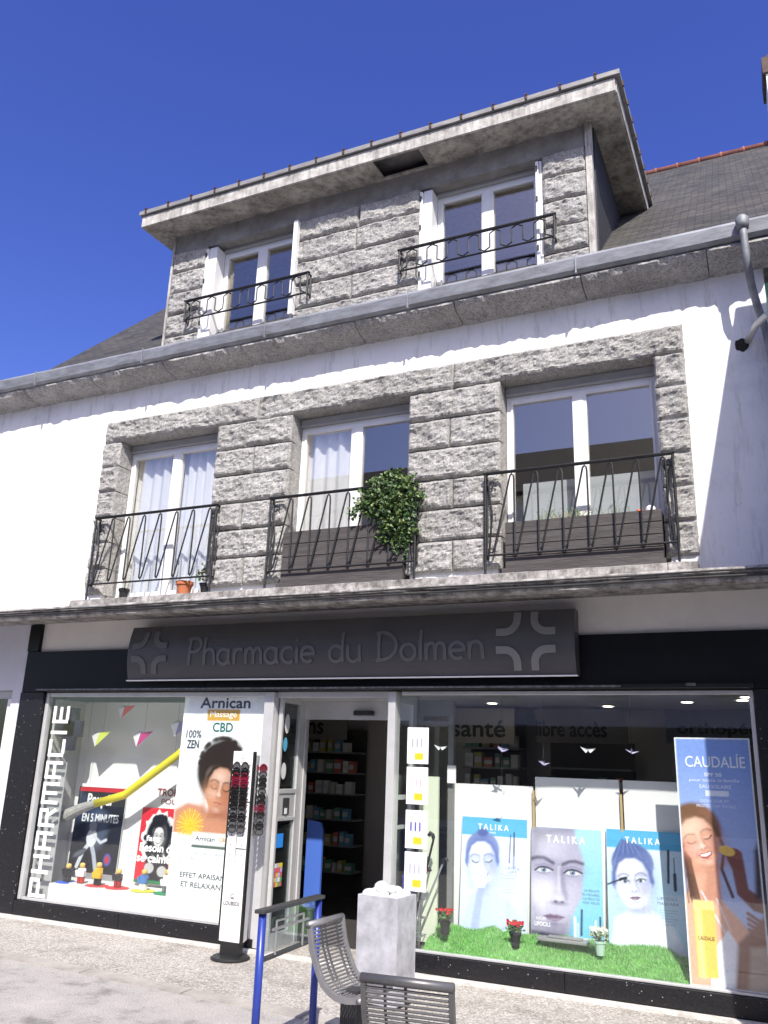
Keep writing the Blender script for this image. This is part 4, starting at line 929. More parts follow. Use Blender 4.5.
# --- right window: white panels, three posters, tall beach banner
for k, (xa, xb, zt, lb) in enumerate([(-2.72, -1.99, 1.45, 'white board behind the laughing woman poster'), (-1.97, -1.26, 1.53, 'white board behind the half face poster'), (-1.23, -.42, 1.53, 'white board behind the masked woman poster')]):
    m = MB(); m.box(xa, xb, 7.46, 7.49, .16, zt); tag(m.build('display_board', WPAINT, bevel=.004), lb, 'panel', 'white boards across the right window')
for xx in (-1.98, -1.245): 
    tag(MB().box(xx-.008, xx+.008, 7.43, 7.455, .2, 1.42).build('wooden_batten', mat('pale_wood', (.5, .36, .18), .7)), 'thin wooden strip between white boards, '+('left' if xx < -1.5 else 'right')+' one of two', 'wood strip')
def beauty(k):
    w, h = .585, .91; x0 = [-2.62, -2.0, -1.375][k]; zb = [.27, .22, .24][k]
    c = Canvas(w, h, .0058, '#dfe8f6'); ink = '#ffffff'
    if k == 0:
        c.grad('#cfdcf4', '#e6eefb'); c.poly([(0, h-.15), (0, h), (w, h), (w, h-.15)], '#62b4de', .004)
        c.poly([(.0, .0), (.10, .28), (.22, .36), (.32, .33), (.50, .20), (.585, .08), (.585, 0)], '#c9d4f2', .03)
        c.poly([(.15, .30), (.16, .46), (.25, .46), (.26, .28)], '#bcc8ec', .02)
        c.poly([(.10, .02), (.15, .32), (.19, .40), (.23, .38), (.20, .26), (.17, .02)], '#a9b6e6', .02, .8)
        c.ell(.19, .65, .150, .145, '#7c8cc0', soft=.02); c.ell(.19, .785, .05, .035, '#5a6aa8', soft=.02)
        c.face(.19, .55, .185, '#dfe6f9', '#95a5da', '#6f7fba', '#8a6f9c', tilt=5, smile=True)
        c.poly([(.13, .34), (.12, .42), (.15, .465), (.21, .47), (.24, .42), (.22, .35)], '#dbe2f8', .012)
        for q in range(4): c.line([(.15+q*.024, .42), (.165+q*.022, .495-.01*abs(q-1))], .017, '#dfe5f9', .006); c.line([(.162+q*.024, .42), (.175+q*.022, .48)], .004, '#8f9fdc', al=.7)
        c.line([(.43, .56), (.44, .78)], .010, '#5c6a94'); c.line([(.47, .60), (.47, .80)], .012, '#39466c'); c.line([(.47, .52), (.47, .60)], .02, '#aab4d0')
        for j in range(7): c.line([(.36, .46-j*.022), (.36+.14*(1-.1*(j % 3)), .46-j*.022)], .006, '#9aa8c8', al=.7)
        lab = 'pale blue poster of a laughing woman holding her hand to her mouth'
    elif k == 1:
        c.grad('#62bfe2', '#a9d8ee', 0, .8); c.poly([(0, 0), (0, h), (.36, h), (.44, .66), (.42, .40), (.33, .24), (.28, 0)], '#b4b0c8', .03)
        c.poly([(0, .62), (0, h), (.34, h), (.20, .86), (.07, .76)], '#4b4660', .12, .8); c.poly([(0, 0), (0, .40), (.10, .20), (.32, .22), (.30, 0)], '#6d6882', .1, .8)
        c.ell(.15, .44, .20, .28, '#ccc8da', soft=.15, al=.7)
        c.ell(.12, .60, .13, .07, '#8f8aa6', soft=.09, al=.6); c.ell(.335, .59, .10, .06, '#8f8aa6', soft=.08, al=.55); c.ell(.25, .50, .05, .12, '#8f8aa6', soft=.08, al=.45)
        c.line([(.0, .655), (.05, .672), (.11, .672), (.185, .635)], .026, '#4a4358', .022, .9); c.line([(.265, .63), (.32, .655), (.37, .66), (.43, .645)], .022, '#4a4358', .02, .9)
        for (ex, ey) in ((.105, .575), (.345, .568)):
            c.ell(ex, ey, .060, .021, '#dddce8', soft=.012); c.ell(ex, ey+.004, .023, .021, '#7f93ac', soft=.008); c.ell(ex, ey+.004, .010, .010, '#14121a'); c.ell(ex-.008, ey+.010, .004, .004, '#ffffff')
            c.line([(ex-.072, ey-.004), (ex-.04, ey+.020), (ex, ey+.027), (ex+.04, ey+.020), (ex+.078, ey+.006)], .013, '#1f1a28', .008); c.line([(ex-.05, ey-.016), (ex, ey-.024), (ex+.05, ey-.014)], .006, '#5c566e', .012, .8)
            c.line([(ex-.07, ey+.03), (ex, ey+.05), (ex+.07, ey+.032)], .006, '#7a7490', .014, .7)
        c.ell(.12, .80, .14, .09, '#e8e4f0', soft=.12, al=.4); c.ell(.10, .40, .09, .09, '#efeaf4', soft=.11, al=.55); c.line([(.235, .60), (.235, .42)], .018, '#efeaf4', .03, .55)
        c.line([(.255, .58), (.27, .45), (.29, .38)], .022, '#7f7a98', .04, .8); c.ell(.235, .375, .035, .028, '#e4e0ee', soft=.03, al=.6); c.ell(.205, .345, .016, .009, '#4e4862', soft=.01); c.ell(.258, .345, .014, .009, '#4e4862', soft=.01); c.ell(.23, .335, .06, .014, '#7a7490', soft=.02, al=.8); c.poly([(.10, .232), (.16, .252), (.19, .246), (.22, .252), (.275, .235), (.23, .205), (.19, .196), (.14, .208)], '#86708c', .01); c.line([(.10, .232), (.19, .229), (.275, .235)], .005, '#4e3c54', .008); c.ell(.19, .212, .035, .008, '#b4a2bc', soft=.012, al=.6); c.ell(.19, .178, .06, .014, '#7a7490', soft=.02, al=.6)
        c.poly([(0, 0), (0, .12), (w, .08), (w, 0)], '#4d4f60', .02)
        c.poly([(.40, .06), (.40, .10), (.54, .10), (.54, .06)], '#e8eaf0', .003); c.line([(.36, .10), (.36, .24)], .02, '#e6ecf4'); c.line([(.41, .12), (.415, .30)], .018, '#2c4a68'); c.line([(.385, .10), (.385, .20)], .014, '#c8d2e0')
        c.line([(.52, .12), (.525, .23)], .016, '#dfe6ee'); c.line([(.56, .12), (.56, .26)], .016, '#2c4a68')
        lab = 'poster of half a face in close-up with large eyes against light blue'
    else:
        c.grad('#9fd0ea', '#dfeaf6'); c.poly([(0, h-.14), (0, h), (w, h), (w, h-.14)], '#58b0dc', .004)
        c.poly([(0, 0), (.05, .25), (.18, .33), (.34, .33), (.50, .22), (.585, .05), (.585, 0)], '#e6e9fa', .03)
        c.poly([(.14, .40), (.15, .30), (.33, .30), (.33, .42)], '#d3d8f0', .02)
        c.ell(.20, .66, .165, .15, '#6a7cae', soft=.015); c.poly([(.04, .64), (.07, .76), (.12, .84), (.22, .81), (.31, .76), (.36, .64)], '#5769a2', .012)
        for q in range(5): c.line([(.06+q*.06, .66), (.12+q*.02, .82)], .006, '#8c9ccc', .01, .7)
        c.face(.20, .52, .20, '#eceef9', '#9aa4d4', '#5f71aa', '#8e6f90', tilt=6, eyes='open', smile=False, iris='#50607e', brow='#7c80a4')
        c.line([(.0, .49), (.13, .545)], .012, '#2c3148'); c.line([(.10, .535), (.15, .55)], .018, '#1c2236')
        c.line([(.47, .54), (.48, .77)], .018, '#1d2638'); c.line([(.52, .50), (.52, .72)], .008, '#2c3850'); c.line([(.52, .49), (.52, .60)], .024, '#1d2638')
        for j in range(6): c.line([(.40, .34-j*.02), (.40+.13*(1-.12*(j % 3)), .34-j*.02)], .005, '#8fa0c0', al=.7)
        lab = 'pale poster of a woman with brush at her eye and blue head wrap'
    O = (x0, 7.36, zb); ev = Vector((0, .075, .95)).normalized()
    b_ = c.board('beauty_poster', O, EX, ev); tag(b_, lab, 'poster', 'beauty posters leaning on the white boards')
    rows = [('T A L I K A', .15, .42, h-.10, h-.055, '#ffffff', .0016)]
    if k == 0: rows += [('PARIS', .25, .31, h-.13, h-.115, '#ffffff', 0), ('CRYSTAL', .40, .53, .505, .528, '#8a98bc', 0), ('LIFT', .42, .50, .475, .495, '#8a98bc', 0)]
    if k == 1: rows = [('T A L I K A', .13, .45, h-.115, h-.06, '#ffffff', .002), ('LA BEAUTE', .44, .56, .44, .458, '#3c5a86', 0), ('DU REGARD', .42, .56, .41, .428, '#3c5a86', 0), ('LA PEAU DE', .43, .56, .38, .398, '#3c5a86', 0), ('VOS YEUX', .42, .56, .35, .368, '#3c5a86', 0), ('LIPOCILS', .03, .16, .155, .185, '#f0f0f4', .001), ('SERUM', .04, .12, .20, .22, '#f0f0f4', 0)]
    if k == 2: rows += [('LIPOCILS', .38, .53, .41, .432, '#6f84aa', 0), ('MASCARA', .38, .54, .375, .398, '#6f84aa', 0)]
    lettering(b_, O, EX, ev, rows)
for k in range(3): beauty(k)
# beach banner
w, h = .535, 1.70; c = Canvas(w, h, .0065, '#6f93d8'); c.grad('#bccbee', '#7f9de0', .4, 1.6)
SK, SH = '#e6b094', '#b4705a'
c.ell(.10, 1.04, .185, .19, '#7a5840', -20, .03); c.line([(.22, 1.12), (.30, .92), (.27, .78), (.33, .60)], .022, '#5a3e2e')
c.poly([(.0, .0), (.0, .60), (.12, .64), (.22, .60), (.32, .50), (.44, .36), (.46, .0)], SK, .02)
c.poly([(.03, .56), (.03, .85), (.25, .84), (.25, .54)], SK, .02); c.poly([(.12, .56), (.17, .76), (.25, .80), (.26, .54)], SH, .04, .5)
for k in range(18):
    x_ = rng.uniform(.0, .04); c.line([(.02+x_, 1.05), (.005+x_*1.4, .82), (.02+x_*2.2, .60-.08*rng.random())], .011, ['#4a3226', '#6a4a34'][k % 2], al=.8)
c.face(.135, .965, .185, '#ecb79c', SH, '#7a5840', '#b04848', tilt=20, smile=True, brow='#6a4a38')
c.ell(.09, 1.02, .08, .08, '#f3c3a4', soft=.09, al=.45); c.ell(.06, .90, .05, .05, '#e88f78', soft=.06, al=.35)
c.poly([(.14, .0), (.16, .22), (.28, .38), (.40, .20), (.44, .0)], '#eef0fb', .012); c.line([(.26, .36), (.12, .62)], .010, '#e4e6f4'); c.line([(.30, .37), (.22, .58)], .006, '#e4e6f4')
c.poly([(.30, .0), (.34, .30), (.50, .46), (w, .50), (w, 0)], '#8a5a48', .03); c.poly([(.38, .0), (.42, .28), (w, .30), (w, 0)], '#b09a8c', .03)
c.poly([(.34, .78), (.36, .62), (.46, .52), (w, .50), (w, .60), (.44, .66), (.42, .86), (.35, .92), (.29, .90)], '#7c4634', .015); c.ell(.37, .89, .05, .035, '#8a503c', -20)
c.ell(.315, .905, .055, .034, '#eac25a', -12); c.poly([(.48, .60), (.50, .92), (w, 1.0), (w, .60)], '#38241e', .03)
for k in range(4): c.line([(.52, .44-k*.03), (.42, .50-k*.035)], .022, '#9a6450', .01)
c.poly([(.06, .06), (.055, .52), (.20, .52), (.195, .06)], '#ecca5c', .006); c.poly([(.075, .06), (.07, .54), (.105, .51), (.11, .06)], '#fae69a', .03); c.poly([(.055, .50), (.055, .56), (.20, .56), (.20, .50)], '#f0d68a', .004)
c.poly([(.20, 1.28), (.20, 1.32), (.36, 1.32), (.36, 1.28)], '#dfe6f8', .003)
Wb = .008
for P in ([(0, 0), (0, h)], [(w, 0), (w, h)], [(0, h), (w, h)], [(0, 0), (w, 0)]): c.line(P, .022, '#e8eaf0')
O = (-.745, 6.975, .165); eu = Vector((1, 0, .004)); ev = Vector((-.004, .02, 1))
b_ = c.board('beach_banner', O, eu, ev); tag(b_, 'tall blue banner of a smiling sunlit woman on a beach at right window end', 'banner')
lettering(b_, O, eu, ev, [('CAUDALÍE', .07, .49, h-.215, h-.115, '#e9edf8', .001), ('SPF 50', .20, .32, 1.42, 1.445, '#eef2ff', .001), ('pour toute la famille', .09, .44, 1.375, 1.405, '#eef2ff', 0), ('EAU SOLAIRE', .16, .38, 1.335, 1.36, '#eef2ff', 0),
   ('DOUCEUR ET', .16, .36, 1.235, 1.255, '#dfe6ff', 0), ('PROTECTION TOTALE', .13, .40, 1.20, 1.22, '#dfe6ff', 0), ('CAUDALIE', .075, .185, .30, .325, '#8a6a20', .0005)])

# --- grass cloth
def gz(x, y):
    t = (y-6.97)/.40; return .165+.13*max(0, min(1, t*1.25))+.055*noise.noise(Vector((x*4, y*7, 0)))-.055*max(0, 1-abs(math.sin(x*4.1+y*9+1.5*noise.noise(Vector((x*2, y*3, 7)))))*4)*min(1, t*5)+.025*noise.noise(Vector((x*8, y*13, 4)))*min(1, t*3+.3)
GRASS = mat('bright_artificial_grass', (.16, .42, .09), .6, var=.5, vscale=25); mb = MB(); V = []; F = []; NX, NY = 110, 14
for j in range(NY+1):
    for i in range(NX+1):
        x = -2.80+2.06*i/NX; y = 6.955+.42*j/NY; V.append((x, y, gz(x, y)-.004 if j else .158))
for j in range(NY):
    for i in range(NX): F.append((j*(NX+1)+i, j*(NX+1)+i+1, (j+1)*(NX+1)+i+1, (j+1)*(NX+1)+i))
mb.add(V, F)
for k in range(26000):
    x = random.uniform(-2.80, -.745); y = 6.955+.42*random.random()**.8; z = gz(x, y)-.004
    a = random.uniform(0, 2*PI); l = random.uniform(.012, .03); dx, dy = .0016*math.cos(a), .0016*math.sin(a); lx, ly = random.uniform(-.012, .012), random.uniform(-.018, .006)
    mb.add([(x-dx, y-dy, z), (x+dx, y+dy, z), (x+lx, y+ly, z+l)], [(0, 1, 2)], random.choice((1, 1, 2, 3, 3)))
tag(mb.build('artificial_grass', [GRASS, mat('blade_a', (.24, .55, .15), .5), mat('blade_b', (.10, .33, .06), .5), mat('blade_c', (.45, .70, .32), .5)]), kind='stuff', label='rumpled bright green artificial grass along the right window', cat='artificial grass')

# --- flower pots
def leaf_ball(mb, cx, cy, cz, rx, ry, rz, n, s, nm=1, off=0):
    for k in range(n):
        a = random.uniform(0, 2*PI); b_ = math.acos(random.uniform(-1, 1)); r = random.random()**.4
        p = Vector((cx+rx*r*math.sin(b_)*math.cos(a), cy+ry*r*math.sin(b_)*math.sin(a), cz+rz*r*math.cos(b_)))
        d = Vector((random.gauss(0, 1), random.gauss(0, 1)-.3, random.gauss(0, 1)+.4)).normalized(); e = d.orthogonal().normalized()*s*.35; f = d.cross(e).normalized()*s*.1
        mb.add([p, p+d*s*.5+e+f, p+d*s, p+d*s*.5-e+f], [(0, 1, 2, 3)], off+random.randrange(nm))
LEAF = [mat('leaf_deep', (.03, .085, .02), .5), mat('leaf_mid', (.055, .13, .03), .5), mat('leaf_light', (.11, .19, .05), .5)]
def flower_pot(x, y, z, fc, lab, pc, bloom=22, fs=.028, pale=False):
    r = thing('flower_pot', (x, y, z), lab, 'potted plant', 'potted flowers on the artificial grass')
    m = MB(); m.lathe((x, y, z), [(.03, 0), (.042, .085), (.048, .085), (.048, .10), (.036, .10), (.034, .09)], 16); m.build('pot', pc, r, smooth=False)
    m = MB(); leaf_ball(m, x, y, z+.14, .065, .06, .045, 90, .035, 3); m.build('leaves', LEAF if not pale else [mat('grey_leaf', (.3, .38, .25), .6)]*3, r)
    m = MB()
    for k in range(bloom):
        a = random.uniform(0, 2*PI); q = .07*math.sqrt(random.random()); px_, py_, pz_ = x+q*math.cos(a), y+q*math.sin(a)*.8-.01, z+.165+.03*random.random()
        for j in range(5): t = 2*PI*j/5; d = Vector((math.cos(t), -.3, math.sin(t)))*fs*.5; e = Vector((-math.sin(t), 0, math.cos(t)))*fs*.22; p = Vector((px_, py_, pz_)); m.add([p, p+d*.6+e, p+d, p+d*.6-e], [(0, 1, 2, 3)])
    m.build('blooms', fc, r)
RED = mat('red_petals', (.6, .015, .02), .5); WHT = mat('white_petals', (.75, .75, .68), .6); BP = mat('black_plastic_pot', g(.015), .5)
flower_pot(-2.66, 7.13, .27, RED, 'red flowers in a black pot at left end of the grass', BP)
flower_pot(-2.06, 7.12, .24, RED, 'red flowers in a black pot between two beauty posters', BP)
flower_pot(-1.40, 7.13, .255, WHT, 'white flowers in a pale green pot before the masked woman poster', mat('mint_pot', (.42, .6, .48), .5), 60, .022, True)
tag(MB().box(-1.90, -1.50, 7.16, 7.27, .30, .325).box(-1.82, -1.55, 7.18, 7.25, .325, .34).build('grey_tray', mat('grey_plastic', g(.25), .5), bevel=.006), 'low grey plastic tray lying under the half face poster', 'tray')

# --- paper birds of the right window
def bird(x, y, z, s, rz, lab, col='paper'):
    r = thing('origami_crane', (x, y, z), lab, 'origami', 'folded paper cranes hanging in the right window'); r.rotation_euler[2] = 0
    ca, sa = math.cos(rz), math.sin(rz); T = lambda p: (x+s*(p[0]*ca-p[1]*sa), y+s*(p[0]*sa+p[1]*ca), z+s*p[2])
    m = MB(); A = [(0, 0, .0), (.9, .1, .35), (.25, .0, -.2), (-.8, .15, .45), (-.2, 0, -.22), (.05, -.8, .1), (-.1, .7, .3), (0, -.1, .18)]
    A = [T(p) for p in A]
    m.add(A, [(0, 1, 2), (0, 4, 3), (0, 2, 5), (0, 5, 4), (0, 6, 2), (0, 4, 6), (7, 1, 0), (7, 0, 3)])
    o = m.build('folded_body', mat('crane_'+col, {'paper': (.8, .8, .82), 'violet': (.45, .42, .62)}[col], .6), r); md = o.modifiers.new('s', 'SOLIDIFY'); md.thickness = .0015
    MB().tube([(x, y, z+.2*s), (x, y, 2.17)], .001, 4).build('string', mat('nylon', g(.10), .5), r)
bird(-2.74, 7.18, 1.74, .07, .3, 'white paper crane hanging before the santé shelf, leftmost crane')
bird(-2.17, 7.18, 1.74, .075, 1.2, 'violet paper crane hanging second from the left', 'violet')
bird(-1.82, 7.18, 1.64, .07, 2.2, 'blue tinted paper crane hanging lowest of the five', 'violet')
bird(-1.45, 7.18, 1.75, .075, .2, 'white paper crane hanging in the middle above two boards')
bird(-1.10, 7.18, 1.75, .07, 1.8, 'dark violet paper crane hanging just left of the beach banner', 'violet')
bird(-2.20, 7.24, 1.39, .06, .9, 'small white paper crane close before the first white board')

# --- left end of right window: inner frame, notices, sticks
YG = 7.40
mb = MB(); mb.box(-3.05, -2.70, YG, YG+.05, 2.03, 2.17); mb.box(-2.75, -2.70, YG, YG+.05, .1, 2.03); mb.box(-3.05, -2.99, YG, YG+.05, .1, 2.03); mb.box(-2.99, -2.75, YG, YG+.05, 1.94, 1.99)
g_ = mb.build('inner_glazed_frame', mat('grey_lacquer', g(.20), .45), B, bevel=.003); MB().box(-2.99, -2.75, YG+.02, YG+.03, .1, 1.94).build('inner_glass', GL_DARK, g_)
tag(MB().box(-2.98, -2.80, 7.30, 7.33, .16, 1.50).build('pale_board', mat('pale_green_board', (.62, .66, .52), .7)), 'narrow pale green board standing behind the notices', 'board')
for k in range(4):
    z1_ = 1.905-k*.328-(.02 if k > 1 else 0); w, h = .195, .30
    c = Canvas(w, h, .006, '#f3f3f6'); c.poly([(.07, .03), (.07, .09), (.15, .09), (.15, .03)], '#e5b829', .003)
    cc = ['#9a9aa4', '#c48a9a', '#4a4a9a', '#a0a0b0'][k]
    for j in range(3): c.line([(.05+.04*j, .14), (.05+.04*j, .20)], .018 if k != 1 else .012, cc)
    for j in range(3): c.line([(.03, .255-.016*j), (.10+.02*(j % 2), .255-.016*j)], .004, '#8a8a96', al=.7)
    O = (-2.945, 6.918, z1_-h); o = c.board('paper_notice', O, EX, EZ, th=.002)
    tag(o, ['paper notice with three grey tubes, topmost on the glass by the door', 'paper notice with pink square, second from the top', 'paper notice with dark blue boxes, third from the top', 'plain paper notice, lowest on the glass'][k], 'notice', 'paper notices taped to the right window')
tag(MB().box(-2.74, -2.66, 7.36, 7.37, 1.45, 1.60).build('small_card', WPAINT), 'small white card on the grey inner frame', 'card')
# walking sticks
def stick(p0, p1, r, m, lab, hook=0, name='walking_stick'):
    d = (Vector(p1)-Vector(p0)).normalized(); t = thing(name, p0, lab, 'stick', 'sticks standing beside the bin in the window')
    mb_ = MB(); mb_.tube([p0, p1], r, 8); mb_.build('shaft', m, t); mb_ = MB(); q = Vector(p1)
    mb_.tube([q, q+Vector((hook*.3, 0, .03)), q+Vector((hook, 0, .045)), q+Vector((hook*1.5, 0, .02))], r*1.7, 8); mb_.build('handle', BP, t)
stick((-2.95, 7.05, .17), (-2.76, 7.1, 1.0), .010, mat('black_tube', g(.02), .35), 'tall black walking stick with hooked handle', -.03)
stick((-2.90, 7.02, .17), (-2.83, 7.1, .72), .010, mat('steel_tube', g(.5), .3, .8), 'short steel stick beside the black one', .03)
stick((-2.97, 7.10, .17), (-2.70, 7.16, .80), .009, mat('steel_tube', g(.5), .3, .8), 'slanting steel stick leaning furthest to the right', .03)
for x, z, mm, lb in ((-2.84, .76, mat('red_cloth', (.65, .02, .02), .7), 'red pennant tied to the sticks'), (-2.95, .70, mat('blue_cloth', (.03, .05, .4), .7), 'dark blue cloth hung on the sticks')):
    m = MB(); V = []; 
    for j in range(5):
        for i in range(6): V.append((x-.05+i*.022, 7.0+.02*math.sin(i*1.7+j), z-.03*j*(1.6 if 'blue' in lb else .6)+.02*math.sin(i*1.3)))
    m.add(V, [(j*6+i, j*6+i+1, j*6+i+7, j*6+i+6) for j in range(4) for i in range(5)]); o = m.build('hanging_cloth', mm); md = o.modifiers.new('s', 'SOLIDIFY'); md.thickness = .003; tag(o, lb, 'cloth')
m = MB()
for k in range(6): m.tube([(-2.99+k*.03, 7.01, .17), (-2.99+k*.03, 7.01, .52)], .003, 5)
for z in (.25, .38, .52): m.tube([(-3.0, 7.01, z), (-2.83, 7.01, z)], .004, 5); m.tube([(-3.0, 7.15, z), (-2.83, 7.15, z)], .004, 5); m.tube([(-3.0, 7.01, z), (-3.0, 7.15, z)], .004, 5); m.tube([(-2.83, 7.01, z), (-2.83, 7.15, z)], .004, 5)
tag(m.build('stick_holder', mat('steel_wire', g(.55), .3, .8)), 'wire basket holding the walking sticks upright', 'holder')

# --- shelves and goods inside the shop
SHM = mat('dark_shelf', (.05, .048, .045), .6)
def shelf_unit(xa, xb, y, zs_, lab):
    t = thing('shelf_unit', ((xa+xb)/2, y, 0), lab, 'shelf', 'shelves inside the shop'); m = MB(); m.box(xa, xb, y+.30, y+.32, 0, zs_[-1]+.3); m.build('back_panel', SHM, t)
    for z in zs_: MB().box(xa, xb, y, y+.30, z, z+.02).build('shelf_board', mat('grey_shelf', g(.22), .5), t)
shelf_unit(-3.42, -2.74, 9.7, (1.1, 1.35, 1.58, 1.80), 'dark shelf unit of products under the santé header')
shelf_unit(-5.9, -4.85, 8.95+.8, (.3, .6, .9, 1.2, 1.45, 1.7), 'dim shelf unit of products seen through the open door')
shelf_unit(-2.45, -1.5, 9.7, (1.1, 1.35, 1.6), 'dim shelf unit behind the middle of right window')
pc = [(.5, .48, .42), (.12, .3, .42), (.45, .12, .08), (.6, .6, .6), (.4, .35, .1), (.1, .25, .15)]
n = 0
for (xa, xb, zs_, wh) in ((-3.40, -2.78, (1.37, 1.60, 1.82), 'under the santé header'), (-5.86, -4.9, (.32, .62, .92, 1.22, 1.47, 1.72), 'seen through the open door'), (-2.43, -1.55, (1.12, 1.37), 'behind the middle of right window')):
    for z in zs_:
        x = xa
        while x < xb:
            w_ = random.uniform(.05, .10); hh = random.uniform(.09, .16); m = MB(); y = 9.73
            m.box(x, x+w_, y, y+.1, z, z+hh); m.box(x+.004, x+w_-.004, y-.002, y, z+hh*.3, z+hh*.7, 1)
            k = random.randrange(6); tag(m.build('product_box', [mat('pack_%d' % k, pc[k], .5), mat('pack_label', g(.5), .6)]), 'small product box on the dim shelves '+wh, 'box', 'product boxes '+wh); x += w_+random.uniform(.005, .05)
tag(MB().prism([(-4.50, .2), (-4.32, .2), (-4.32, .93), (-4.35, 1.0), (-4.50, 1.02)], 'y', 8.0, 8.03).build('blue_display_board', mat('royal_blue', (.06, .14, .5), .5)), 'tall plain blue board standing just inside the door', 'board')
mb = MB(); mb.box(-3.9, -3.0, 9.0, 9.4, 0, .9, 0); mb.box(-3.95, -2.95, 8.95, 9.45, .9, .94, 1)
tag(mb.build('shop_counter', [mat('dark_counter', (.04, .04, .045), .4), mat('counter_top', g(.12), .3)]), 'dark shop counter deep inside the doorway', 'counter')

# --- sunglasses rack outside the left window
rx, ry = -4.33, 6.50
K = thing('sunglasses_rack', (rx, ry, 0), 'tall narrow white sunglasses rack on a round black base', 'rack')
mb = MB(); mb.lathe((rx, ry+.02, .0), [(.16, 0), (.165, .012), (.15, .024), (.03, .035)], 28); mb.build('round_base', mat('black_powder_coat', g(.015), .5), K)
MB().box(rx-.09, rx+.09, ry-.01, ry+.06, .03, .13).build('foot_block', mat('black_powder_coat', g(.015), .5), K)
RW = .205; ca = math.radians(0)
MB().box(rx-.115, rx+.09, ry, ry+.022, .13, 1.66).build('front_board', mat('glossy_white_board', g(.82), .3), K, bevel=.003)
MB().box(rx+.092, rx+.108, ry-.004, ry+.03, .12, 1.66).box(rx-.128, rx-.117, ry-.004, ry+.03, .12, 1.66).build('black_edge', mat('black_powder_coat', g(.015), .5), K)
MB().add([(rx+.108, ry+.03, .13), (rx+.06, ry+.16, .13), (rx+.06, ry+.16, 1.63), (rx+.108, ry+.03, 1.63), (rx-.128, ry+.03, .13), (rx-.07, ry+.16, .13), (rx-.07, ry+.16, 1.63), (rx-.128, ry+.03, 1.63)], [(0, 1, 2, 3), (4, 7, 6, 5), (1, 5, 6, 2), (3, 2, 6, 7), (0, 4, 5, 1)]).build('side_boards', WPAINT, K)
lg = MB(); text_uv(lg, 'LOUBSOL', (0, ry-.0015, 0), EX, EZ, rx-.095, rx+.07, .41, .44, bold=.0015); text_uv(lg, 'LOUBSOL', (0, ry-.0015, 0), EX, EZ, rx-.06, rx+.04, 1.56, 1.575)
lg.tube([(rx-.012+.02*math.cos(t*PI/8), ry-.002, .48+.02*math.sin(t*PI/8)) for t in range(16)], .003, 4, closed=True); lg.box(rx-.022, rx-.002, ry-.003, ry-.001, .468, .474); lg.tube([(rx-.012+.014*math.cos(t*PI/8), ry-.002, 1.61+.014*math.sin(t*PI/8)) for t in range(16)], .002, 4, closed=True)
lg.build('brand_lettering', mat('ink_grey', g(.12), .5), K)
mb = MB(); mb.tube([(rx-.012, ry-.006, .75), (rx-.012, ry-.006, 1.0)], .0025, 5); mb.tube([(rx-.012, ry-.006, .86), (rx+.09, ry-.006, .86)], .0025, 5); mb.tube([(rx-.012, ry-.006, 1.24), (rx+.10, ry-.006, 1.24)], .003, 5)
for z in (.80, .88, .96): mb.box(rx-.07, rx-.066, ry-.008, ry, z, z+.012); mb.box(rx+.045, rx+.049, ry-.008, ry, z, z+.012)
mb.build('wire_holder', mat('dark_wire', g(.08), .4, .5), K)
def sunglasses_mesh(fr, le, name='sunglasses', s=1.0, side=0):
    m = MB(); V0 = []
    for sg in (-1, 1):
        cx = sg*.036*s; P = [(cx+.031*s*math.cos(t*PI/8), -.012, .0235*s*math.sin(t*PI/8)-(.004*s*math.cos(t*PI/4))) for t in range(16)]
        m.add([(a, b_+.002, c_) for a, b_, c_ in P], [tuple(range(16))], 1); m.tube(P, .0045*s, 5, 0, closed=True)
        m.tube([(sg*.067*s, -.012, .008), (sg*.068*s, .03, .010)], .003*s, 5, 0)
    m.tube([(-.01*s, -.013, .006), (.01*s, -.013, .006)], .003*s, 5, 0)
    return m.build(name, [fr, le], origin=(0, 0, 0))
fk = mat('black_acetate', g(.012), .25); fr_ = mat('wine_acetate', (.16, .01, .03), .25); ln = mat('dark_lens', (.015, .013, .012), .08); ln2 = mat('red_lens', (.12, .01, .02), .1); wi = mat('thin_gunmetal', g(.12), .3, .8); ln3 = mat('grey_lens', g(.09), .1)
gtypes = {'black': (fk, ln), 'wine red': (fr_, ln2), 'thin metal': (wi, ln3)}
proto = {}
ords = ['top', 'second', 'third', 'fourth', 'fifth', 'sixth', 'seventh', 'eighth', 'ninth', 'tenth', 'eleventh', 'twelfth']
seq = ['thin metal', 'black', 'wine red', 'wine red', 'black', 'black', 'black', 'black', 'thin metal', 'black', 'thin metal', 'thin metal']
def put_glasses(kind, loc, rz, lab, sc=1):
    if kind not in proto: o = sunglasses_mesh(*gtypes[kind]); proto[kind] = o
    else: o = proto[kind].copy(); COL.objects.link(o)
    o.location = loc; o.rotation_euler[2] = rz; o.scale = (sc, sc, sc*1.15); tag(o, lab, 'sunglasses', 'sunglasses on the rack')
for k in range(12):
    z = 1.53-k*.047
    put_glasses(seq[k], (rx-.012, ry-.01, z), 0, f'{seq[k]} sunglasses on front of rack, '+(ords[k]+' row from the top' if k else 'topmost row'), 1.22)
for k in range(12):
    z = 1.52-k*.048; kd = seq[(k*5+3) % 12]
    put_glasses(kd, (rx+.092, ry+.10, z), math.radians(55), f'{kd} sunglasses on right side of rack, '+(ords[k]+' row from the top' if k else 'topmost row'), 1.15)
for k in range(10):
    z = 1.42-k*.052; kd = ['black', 'wine red'][k % 3 == 1]
    put_glasses(kd, (rx-.115, ry+.08, z), math.radians(-75), f'{kd} sunglasses on left side of rack, '+(ords[k]+' row from the top' if k else 'topmost row'), 1.15)

